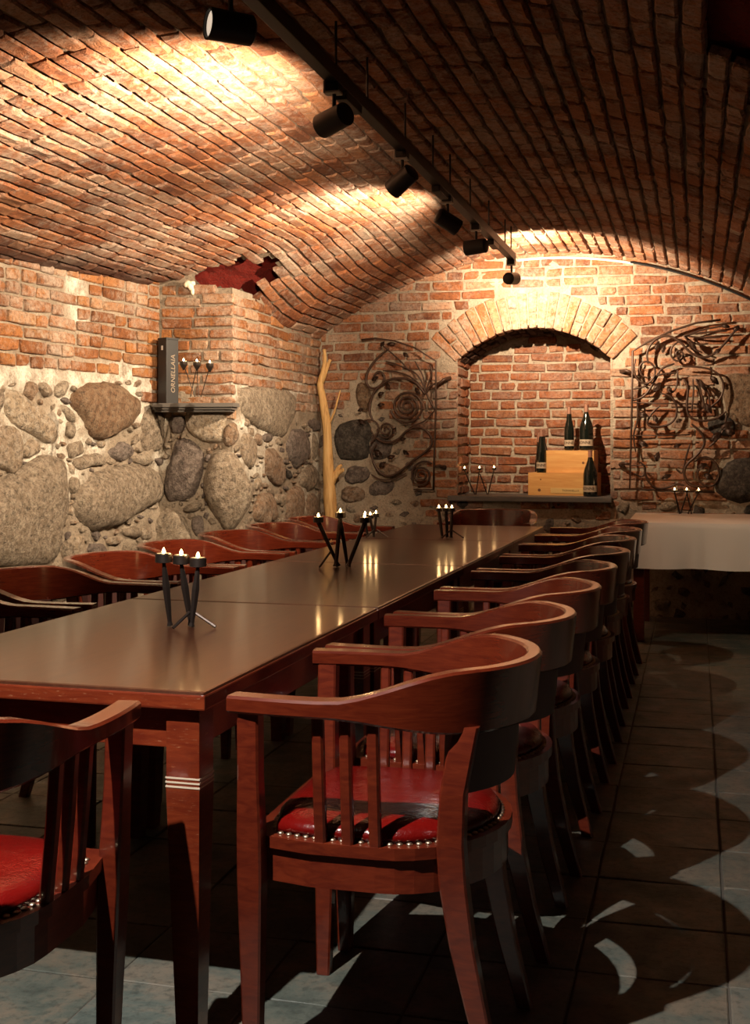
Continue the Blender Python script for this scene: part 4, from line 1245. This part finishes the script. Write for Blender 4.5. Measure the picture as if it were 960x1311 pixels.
def bottle(label, loc, kind, hgt, rad, rz):
    t = thing('wine_bottle', label, 'bottle', loc, rz, 'dark wine bottles with buff labels')
    h, r = hgt, rad; nr = 0.0145 * (hgt / 0.30) ** 0.5
    bm = bmesh.new()
    add_lathe(bm, [(r * .86, 0), (r * .97, 0.004), (r, 0.014), (r, h * .44), (r * .97, h * .50), (r * .82, h * .60), (r * .58, h * .70), (nr * 1.25, h * .80), (nr, h * .86), (nr, h * .985), (nr * 1.12, h * .987), (nr * 1.12, h)], 24)
    obj('glass_body', bm, M_GLASS, t, True, angle=50)
    bm = bmesh.new(); add_lathe(bm, [(nr + .0008, h * .80 if False else h * .845), (nr + .0008, h * .984), (nr * 1.12 + .0008, h * .986), (nr * 1.12 + .0006, h + .001), (nr * .6, h + .0015)], 18); obj('foil_capsule', bm, M_FOIL, t, True, angle=40)
    bm = bmesh.new(); z0, z1 = h * .10, h * .24; a0 = 1.25; g = []
    for i in range(17):
        a = -PI / 2 - a0 + 2 * a0 * i / 16
        g.append((bm.verts.new(((r + .0007) * math.cos(a), (r + .0007) * math.sin(a), z0)), bm.verts.new(((r + .0007) * math.cos(a), (r + .0007) * math.sin(a), z1))))
    for a, b in zip(g, g[1:]): bm.faces.new((a[0], b[0], b[1], a[1]))
    lb = obj('paper_label', bm, M_LABEL, t, True)
    # lettering bent round the label
    cu = bpy.data.curves.new('lettering', 'FONT'); cu.body = 'BONNE'; cu.size = (z1 - z0) * .62; cu.align_x = 'CENTER'; cu.align_y = 'CENTER'; cu.resolution_u = 2; cu.offset = 0.0008
    o = bpy.data.objects.new('lettering', cu); COL.objects.link(o); me = bpy.data.meshes.new_from_object(o); bpy.data.objects.remove(o)
    for v in me.vertices:
        a = -PI / 2 + (v.co.x - 0.35 * r) / r; zz = (z0 + z1) / 2 + v.co.y
        v.co = ((r + .0013) * math.cos(a), (r + .0013) * math.sin(a), zz)
    me.materials.clear(); me.materials.append(M_INK); link('lettering', me, lb)
    return t
def stand(px, py, z, y=None):
    d = ray(px, py); s = (z - EYE) / d.z; return EYEV + d * s
def place_bottle(label, px, ytop, ybot, Y, z, rad):
    P = at_y(px, ybot, Y); h = (ybot - ytop) / F_PX * (-math.sin(TH) * P.x + math.cos(TH) * P.y)
    bottle(label, (P.x, Y, z), '', h, rad, math.atan2(-P.x, P.y) * -1 * -1)
place_bottle('large wine bottle on the right of the upper crate', 750.5, 513.5, 571.5, YB + 0.225, NSILL + h1 + h2 + .0005, 0.052)
place_bottle('slim wine bottle on the upper crate, left of the large one', 728.5, 516.5, 571.5, YB + 0.225, NSILL + h1 + h2 + .0005, 0.037)
place_bottle('large wine bottle standing on the sill in front of the crates', 755.5, 571, 630, YB + 0.035, NSILL + .0005, 0.052)
place_bottle('front wine bottle of three in file on the lower crate', 693, 545.5, 600, YB + 0.175, NSILL + h1 + .0005, 0.039)
place_bottle('middle wine bottle of three in file on the lower crate', 695.0, 545.5, 599, YB + 0.258, NSILL + h1 + .0005, 0.037)
bw = at_y(699, 599, YB + 0.34)
bottle('rear wine bottle of three in file beside the upper crate', (bw.x - 0.055, YB + 0.375, NSILL + .0005), '', 0.47, 0.036, 0.12)
pc = at_z(632, 629, NSILL)
ARM6 = [((-0.028, 0.0), (-0.105, 0.0, 0.185), (0.006, 0.007, 0.006)), ((-0.020, 0.012), (0.008, 0.012, 0.188), (0.006, 0.007, 0.006)), ((0.072, 0.0), (0.118, 0.0, 0.190), (0.006, 0.007, 0.006)), ((0.066, 0.012), (0.01, 0.012, 0.16), (0.006, 0.007, 0.006))]
PIN6 = [((-0.045, 0.0, 0.045), (-0.10, -0.02, 0.004))]
candle_holder('zigzag iron candle holder on the niche sill left of the crates', (pc.x, YB + 0.10, NSILL), yaw_to_cam(pc.x, YB), ARM6, PIN6, (0.017, 0.014), 'the zigzag holder on the niche sill')

# ------------------------------------------------------------------ wrought-iron grilles
def grille(label, conv, Y, strokes, leaves, hooks):
    t = thing('iron_grille', label, 'grille', (0, 0, 0), 0, 'wrought iron grilles flanking the niche')
    # origin at the middle of the lower edge
    ox = sum(at_y(*conv(*q), Y).x for q in strokes[0][2]) / len(strokes[0][2])
    oz = min(at_y(*conv(*q), Y).z for q in strokes[0][2])
    t.location = (ox, Y, oz); T = t.location.copy()
    for i, (name, rad, pts, sm) in enumerate(strokes):
        off = 0.0 if i == 0 else (i % 3 - 1) * 0.009
        P = [at_y(*conv(x, y), Y) - T + Vector((0, off, 0)) for x, y in pts]
        P = smooth_pts(P, 3 if sm else 0)
        rr = [rad] * len(P)
        if sm and name != 'frame':
            k = max(2, len(P) // 6)
            for a in range(k): rr[a] *= 0.55 + 0.45 * a / k; rr[-1 - a] *= 0.55 + 0.45 * a / k
        bm = bmesh.new(); add_tube(bm, P, rr, 6); obj(name, bm, M_RUSTIRON, t, True)
    for x, y, ang, L, W in [(a, b, c, d * .8, e * .72) for a, b, c, d, e in leaves]:
        c = at_y(*conv(x, y), Y) - T + Vector((0, -0.012, 0)); bm = bmesh.new()
        N = 6; V = []
        ca, sa = math.cos(ang), math.sin(ang)
        for i in range(N + 1):
            f = i / N; wv = W * math.sin(PI * (0.08 + 0.90 * f)) * (1 + 0.25 * (i % 2)); lift = -0.018 * math.sin(PI * f)
            row = []
            for s, dy in ((-1, 0.006), (0, -0.004), (1, 0.006)):
                u, v = L * (f - 0.5), s * wv
                row.append(bm.verts.new(c + Vector((u * ca - v * sa, lift + dy, u * sa + v * ca))))
            V.append(row)
        fs = []
        for a, b in zip(V, V[1:]):
            for k in range(2): fs.append(bm.faces.new((a[k], a[k + 1], b[k + 1], b[k])))
        bmesh.ops.solidify(bm, geom=fs, thickness=0.004)
        obj('leaf', bm, M_RUSTIRON, t, True)
    for (x0, y0), (x1, y1) in hooks:
        a, b = at_y(*conv(x0, y0), Y) - T, at_y(*conv(x1, y1), Y) - T
        bm = bmesh.new(); add_tube(bm, [a, a.lerp(b, 0.6) + Vector((0, 0.01, 0.01)), b + Vector((0, 0.07, 0))], [0.008, 0.012, 0.018], 8); obj('mounting_hook', bm, M_RUSTIRON, t, True)
    return t
def spiral(cx, cy, r0, r1, a0, turns, n=40):
    return [(cx + (r0 + (r1 - r0) * i / n) * math.cos(a0 + turns * 2 * PI * i / n), cy + (r0 + (r1 - r0) * i / n) * math.sin(a0 + turns * 2 * PI * i / n)) for i in range(n + 1)]
cl_ = lambda x, y: (400 + x / 5.333, 420 + y / 5.333)
LS = [
    ('frame', 0.0075, [(825,1105),(830,900),(842,560),(842,225),(700,135),(560,88),(430,70),(335,80)], False),
    ('scroll', 0.0095, spiral(645, 535, 12, 118, 0.5, 3.4, 60) + [(560,610),(620,660),(700,665),(780,630),(835,560)], True),
    ('scroll', 0.0095, [(520,140),(440,200),(375,290),(358,360),(385,410),(440,412),(485,370),(490,320),(450,290),(412,330),(430,360)], True),
    ('scroll', 0.010, [(770,450),(690,350),(560,340),(470,380),(405,460),(385,570),(420,640)], True),
    ('scroll', 0.010, [(400,700),(440,765),(520,788),(590,760),(640,700),(720,665),(800,715),(825,790),(770,850),(690,900),(620,965),(540,1015),(470,1003),(420,935),(398,850),(440,790)], True),
    ('scroll', 0.008, spiral(500, 695, 8, 62, 2.0, 2.2, 36), True),
    ('scroll', 0.009, [(690,1060),(676,990),(705,930),(770,905),(820,925)] , True),
    ('scroll', 0.008, spiral(740, 1005, 10, 72, 1.0, 2.3, 40), True),
    ('scroll', 0.007, [(400,1000),(460,1040),(560,1035),(640,990)], True),
    ('frond', 0.0065, [(775,450),(740,335),(650,270),(500,240)], True),
    ('frond', 0.0065, [(775,450),(705,350),(600,300),(480,290)], True),
    ('frond', 0.0065, [(775,450),(700,375),(600,335),(500,365)], True),
    ('frond', 0.0065, [(775,450),(762,330),(700,225)], True),
    ('frond', 0.0065, [(775,450),(790,380),(820,300),(800,250)], True),
    ('frond', 0.0075, [(775,450),(800,390),(870,370),(905,345)], True),
    ('frond', 0.006, [(660,290),(600,220),(540,170),(470,110)], True),
    ('frond', 0.006, [(500,230),(560,240),(620,270),(665,292)], True),
    ('scroll', 0.008, [(835,560),(790,480),(775,440)], True),
    ('scroll', 0.007, [(330,640),(400,620),(460,660),(440,740),(400,790)], True),
    ('frame', 0.006, [(690,1102),(825,1105)], False),
]
LL = [(430,345,0.5,0.07,0.022),(520,400,-1.2,0.08,0.02),(470,450,0.4,0.07,0.02),(470,525,0.2,0.07,0.02),(540,110,0.1,0.09,0.018),(640,185,-0.7,0.07,0.02),(480,110,0.9,0.06,0.018),
      (720,430,-0.9,0.08,0.02),(340,640,-0.5,0.09,0.018),(330,560,0.3,0.06,0.016),(450,850,-0.4,0.09,0.025),(540,880,0.3,0.08,0.022),(480,930,0.6,0.08,0.022),(560,700,1.1,0.07,0.02),(640,850,-0.6,0.07,0.02),(620,760,0.3,0.06,0.018)]
grille('rusty iron scroll grille with a big spiral on the wall left of the niche', cl_, YB - 0.075, LS, LL, [((845,395),(925,340)),((828,945),(890,955))])
cr_ = lambda x, y: (780 + x / 5.044, 400 + y / 5.044)
RS = [
    ('frame', 0.0085, [(680,1160),(400,1150),(132,1140),(140,800),(146,560),(150,250),(250,190),(400,120),(560,68),(720,48)], False),
    ('scroll', 0.010, [(250,330),(238,250),(290,172),(380,143),(460,190),(500,240),(560,285),(640,292),(720,232),(800,130),(832,98)], True),
    ('scroll', 0.008, [(470,178),(410,208),(388,265),(425,318),(470,305),(482,268),(450,240),(425,262),(440,290)], True),
    ('scroll', 0.008, [(170,300),(155,370),(180,440),(245,470),(300,410),(290,340),(235,310),(190,345),(205,410),(250,425)], True),
    ('scroll', 0.008, [(150,495),(230,482),(285,420),(330,398),(435,390)], True),
    ('scroll', 0.009, [(140,572),(230,545),(300,430),(330,360),(420,330)], True),
    ('scroll', 0.010, [(480,430),(512,475),(495,620),(520,685),(600,705),(700,685),(755,640)], True),
    ('scroll', 0.008, [(440,372),(440,480),(400,525),(370,500),(390,475)], True),
    ('scroll', 0.009, [(330,522),(405,540),(442,620),(420,705),(340,742),(230,732),(270,650),(330,600)], True),
    ('scroll', 0.011, [(530,720),(600,780),(622,850),(560,930),(490,985),(480,1060),(520,1122),(620,1125)], True),
    ('scroll', 0.008, [(520,850),(490,950),(475,1050),(430,1010)], True),
    ('scroll', 0.009, [(550,965),(620,922),(700,980),(712,1070),(660,1130),(590,1110),(560,1040),(600,980),(650,1000),(640,1050)], True),
    ('scroll', 0.009, [(225,1000),(240,1080),(300,1142),(380,1132),(432,1105),(485,1118)], True),
    ('scroll', 0.007, [(160,1040),(220,1070),(240,1000),(190,960)], True),
    ('scroll', 0.007, [(180,560),(185,700),(150,790),(170,900)], True),
    ('scroll', 0.008, [(470,350),(600,352),(700,385),(745,470),(720,560),(640,620)], True),
    ('scroll', 0.008, [(760,650),(740,760),(690,830),(640,870)], True),
    ('frond', 0.007, [(480,150),(600,110),(740,85)], True), ('frond', 0.007, [(480,150),(600,130),(760,120)], True),
    ('frond', 0.007, [(480,150),(600,165),(720,160)], True), ('frond', 0.007, [(480,150),(560,210),(640,200)], True),
    ('frond', 0.007, [(480,150),(540,235),(600,260)], True),
    ('frond', 0.007, [(560,430),(590,500),(620,640)], True), ('frond', 0.007, [(560,430),(640,500),(650,620)], True), ('frond', 0.007, [(540,430),(545,520),(530,640)], True),
    ('cross_bar', 0.005, [(140,582),(350,588),(580,592)], False), ('cross_bar', 0.005, [(132,795),(330,795),(520,790)], False), ('cross_bar', 0.005, [(135,990),(300,985)], False),
]
RL = [(310,215,1.2,0.09,0.02),(350,230,1.4,0.09,0.02),(540,215,-0.9,0.10,0.022),(310,480,0.9,0.10,0.028),(390,500,-1.0,0.07,0.02),(640,620,-1.0,0.11,0.026),(600,470,-1.1,0.12,0.022),(690,800,0.9,0.10,0.03),
      (760,730,0.6,0.12,0.032),(780,770,-0.4,0.10,0.03),(220,660,-0.3,0.09,0.025),(300,690,-1.1,0.09,0.022),(440,860,0.4,0.07,0.02),(220,850,-0.5,0.10,0.026),(310,930,1.3,0.09,0.026),(600,990,0.4,0.09,0.026),
      (640,1060,-0.5,0.09,0.026),(370,1060,0.4,0.09,0.022),(450,700,0.5,0.06,0.02),(750,90,-0.2,0.08,0.02),(820,105,0.9,0.07,0.024),(700,250,0.6,0.07,0.02),(450,285,1.3,0.06,0.02),(680,440,-0.8,0.1,0.026)]
grille('tall rusty iron scroll grille on the wall right of the niche', cr_, YB - 0.08, RS, RL, [((150,390),(75,378)),((135,980),(70,985))])

# ------------------------------------------------------------------ driftwood post in the corner
YD = YB - 0.16
dw = thing('driftwood_branch', 'bare orange driftwood trunk with stubs standing in the far left corner', 'driftwood', tuple(at_y(426, 640, YD).xy) + (0,), 0)
T0 = Vector(dw.location)
def dp(x, y, off=0.0): return at_y(400 + x / 5.333, 420 + y / 5.333, YD) - T0 + Vector((0, off, 0))
main = [dp(118,1170), dp(112,1020), dp(106,900), dp(103,750), dp(96,640), dp(78,540), dp(64,450), dp(50,395), dp(60,345), dp(72,300), dp(86,220), dp(80,145)]
base = [Vector((0.03, 0, 0.0)), Vector((0.02, 0, 0.35))]
rad = [0.062, 0.055, 0.048, 0.046, 0.040, 0.034, 0.033, 0.032, 0.029, 0.025, 0.023, 0.018, 0.015, 0.012]
P = smooth_pts(base + main, 1)
bm = bmesh.new()
rads = [rad[min(len(rad) - 1, int(i * len(rad) / len(P)))] * (1 + 0.12 * noise.noise(p * 14)) for i, p in enumerate(P)]
add_tube(bm, P, rads, 12); obj('trunk', bm, M_DRIFT, dw, True)
for pts, r in (([dp(62,372), dp(85,310), dp(105,250), dp(122,215)], (0.02, 0.017, 0.015, 0.013)), ([dp(118,650), dp(150,570), dp(172,490), dp(190,425)], (0.010, 0.008, 0.007, 0.005)),
               ([dp(125,1080), dp(150,1020), dp(180,985), dp(215,965)], (0.028, 0.022, 0.018, 0.013)), ([dp(120,1060), dp(150,1000), dp(185,945), dp(200,935)], (0.026, 0.02, 0.015, 0.01)), ([dp(95,1050), dp(98,980), dp(96,925)], (0.022, 0.018, 0.010))):
    bm = bmesh.new(); add_tube(bm, pts, list(r), 8); obj('side_branch', bm, M_DRIFT, dw, True)

# ------------------------------------------------------------------ side table under a white cloth
x0, x1, y0, y1 = -0.42, 0.60, 7.86, 8.93
st = thing('side_table', 'dark legged side table hidden under the white cloth by the back wall', 'table', ((x0 + x1) / 2, (y0 + y1) / 2, 0))
w, l = (x1 - x0) / 2, (y1 - y0) / 2
bm = bmesh.new(); add_box(bm, (-w + .01, -l + .01, 0.72), (w - .01, l - .01, 0.752), 0.004); obj('tabletop', bm, M_TOP, st)
for sx in (-1, 1):
    for sy in (-1, 1):
        bm = bmesh.new(); cx, cy = sx * (w - .07), sy * (l - .07)
        add_box(bm, (cx - .033, cy - .033, 0), (cx + .033, cy + .033, 0.7195), 0.003); obj('leg', bm, M_WOOD, st)
def cloth(name, label):
    bm = bmesh.new(); top = 0.7575; per = []
    N = 40
    loop = [(-w + 2 * w * k / N, -l) for k in range(N)] + [(w, -l + 2 * l * k / N) for k in range(N)] + [(w - 2 * w * k / N, l) for k in range(N)] + [(-w, l - 2 * l * k / N) for k in range(N)]
    rings = []
    for j in range(9):
        f = j / 8; z = top - 0.288 * f; ring = []
        for k, (x, y) in enumerate(loop):
            n = Vector((1 if x >= w - 1e-6 else (-1 if x <= -w + 1e-6 else 0), 1 if y >= l - 1e-6 else (-1 if y <= -l + 1e-6 else 0), 0)).normalized()
            s = k / N
            fold = 0.014 * math.sin(s * 9.0 + 0.7) + 0.010 * math.sin(s * 21 + 2) + 0.012 * math.exp(-((s % 1 - 0.42) / 0.02) ** 2) + 0.01 * math.exp(-((s % 1 - 0.17) / 0.015) ** 2)
            out = 0.006 + (0.012 + fold) * f if j else 0.0
            ring.append(bm.verts.new((x + n.x * out, y + n.y * out, z + (0.006 * noise.noise(Vector((x * 4, y * 4, 0))) * f) - (0.004 if j == 0 else 0))))
        rings.append(ring)
    inner = [bm.verts.new((x * .99, y * .99, top)) for x, y in loop]
    m = len(loop)
    for a, b in zip([inner] + rings, rings):
        for k in range(m): bm.faces.new((a[k], a[(k + 1) % m], b[(k + 1) % m], b[k]))
    bm.faces.new(inner)
    o = obj(name, bm, M_CLOTH, None, True, loc=((x0 + x1) / 2, (y0 + y1) / 2, 0), angle=60)
    return tag(o, label, 'tablecloth')
cloth('tablecloth', 'white linen cloth draped over the side table by the back wall')
pc = at_z(877, 656.5, 0.758)
ARM7 = [((-0.035, 0.0), (-0.070, 0.0, 0.158), (0.008, 0.009, 0.007)), ((0.045, 0.0), (0.012, 0.0, 0.158), (0.007, 0.008, 0.007)), ((0.02, 0.01), (0.092, 0.01, 0.156), (0.007, 0.008, 0.006)), ((-0.03, 0.01), (0.012, 0.012, 0.14), (0.007, 0.008, 0.006))]
candle_holder('iron candle holder on the white tablecloth below the right grille', (pc.x, 8.80, 0.7578), yaw_to_cam(pc.x, pc.y), ARM7, [], (0.024, 0.010), 'the holder on the white tablecloth')
# lump of pale foam plaster at the corner of the broken vault
pc = at_y(243, 362, PIERY - 0.02)
bm = bmesh.new(); rr = random.Random(2)
for k in range(7):
    M = Matrix.Translation((rr.uniform(-.02, .02), rr.uniform(-.015, .0), rr.uniform(-.06, .04))) @ Matrix.Diagonal((rr.uniform(.012, .024), .014, rr.uniform(.014, .028), 1))
    bmesh.ops.create_icosphere(bm, subdivisions=2, radius=1.0, matrix=M)
for v in bm.verts: v.co += v.co.normalized() * 0.004 * noise.noise(v.co * 60)
obj('plaster_lump', bm, M_PALE, wl, True, loc=pc)
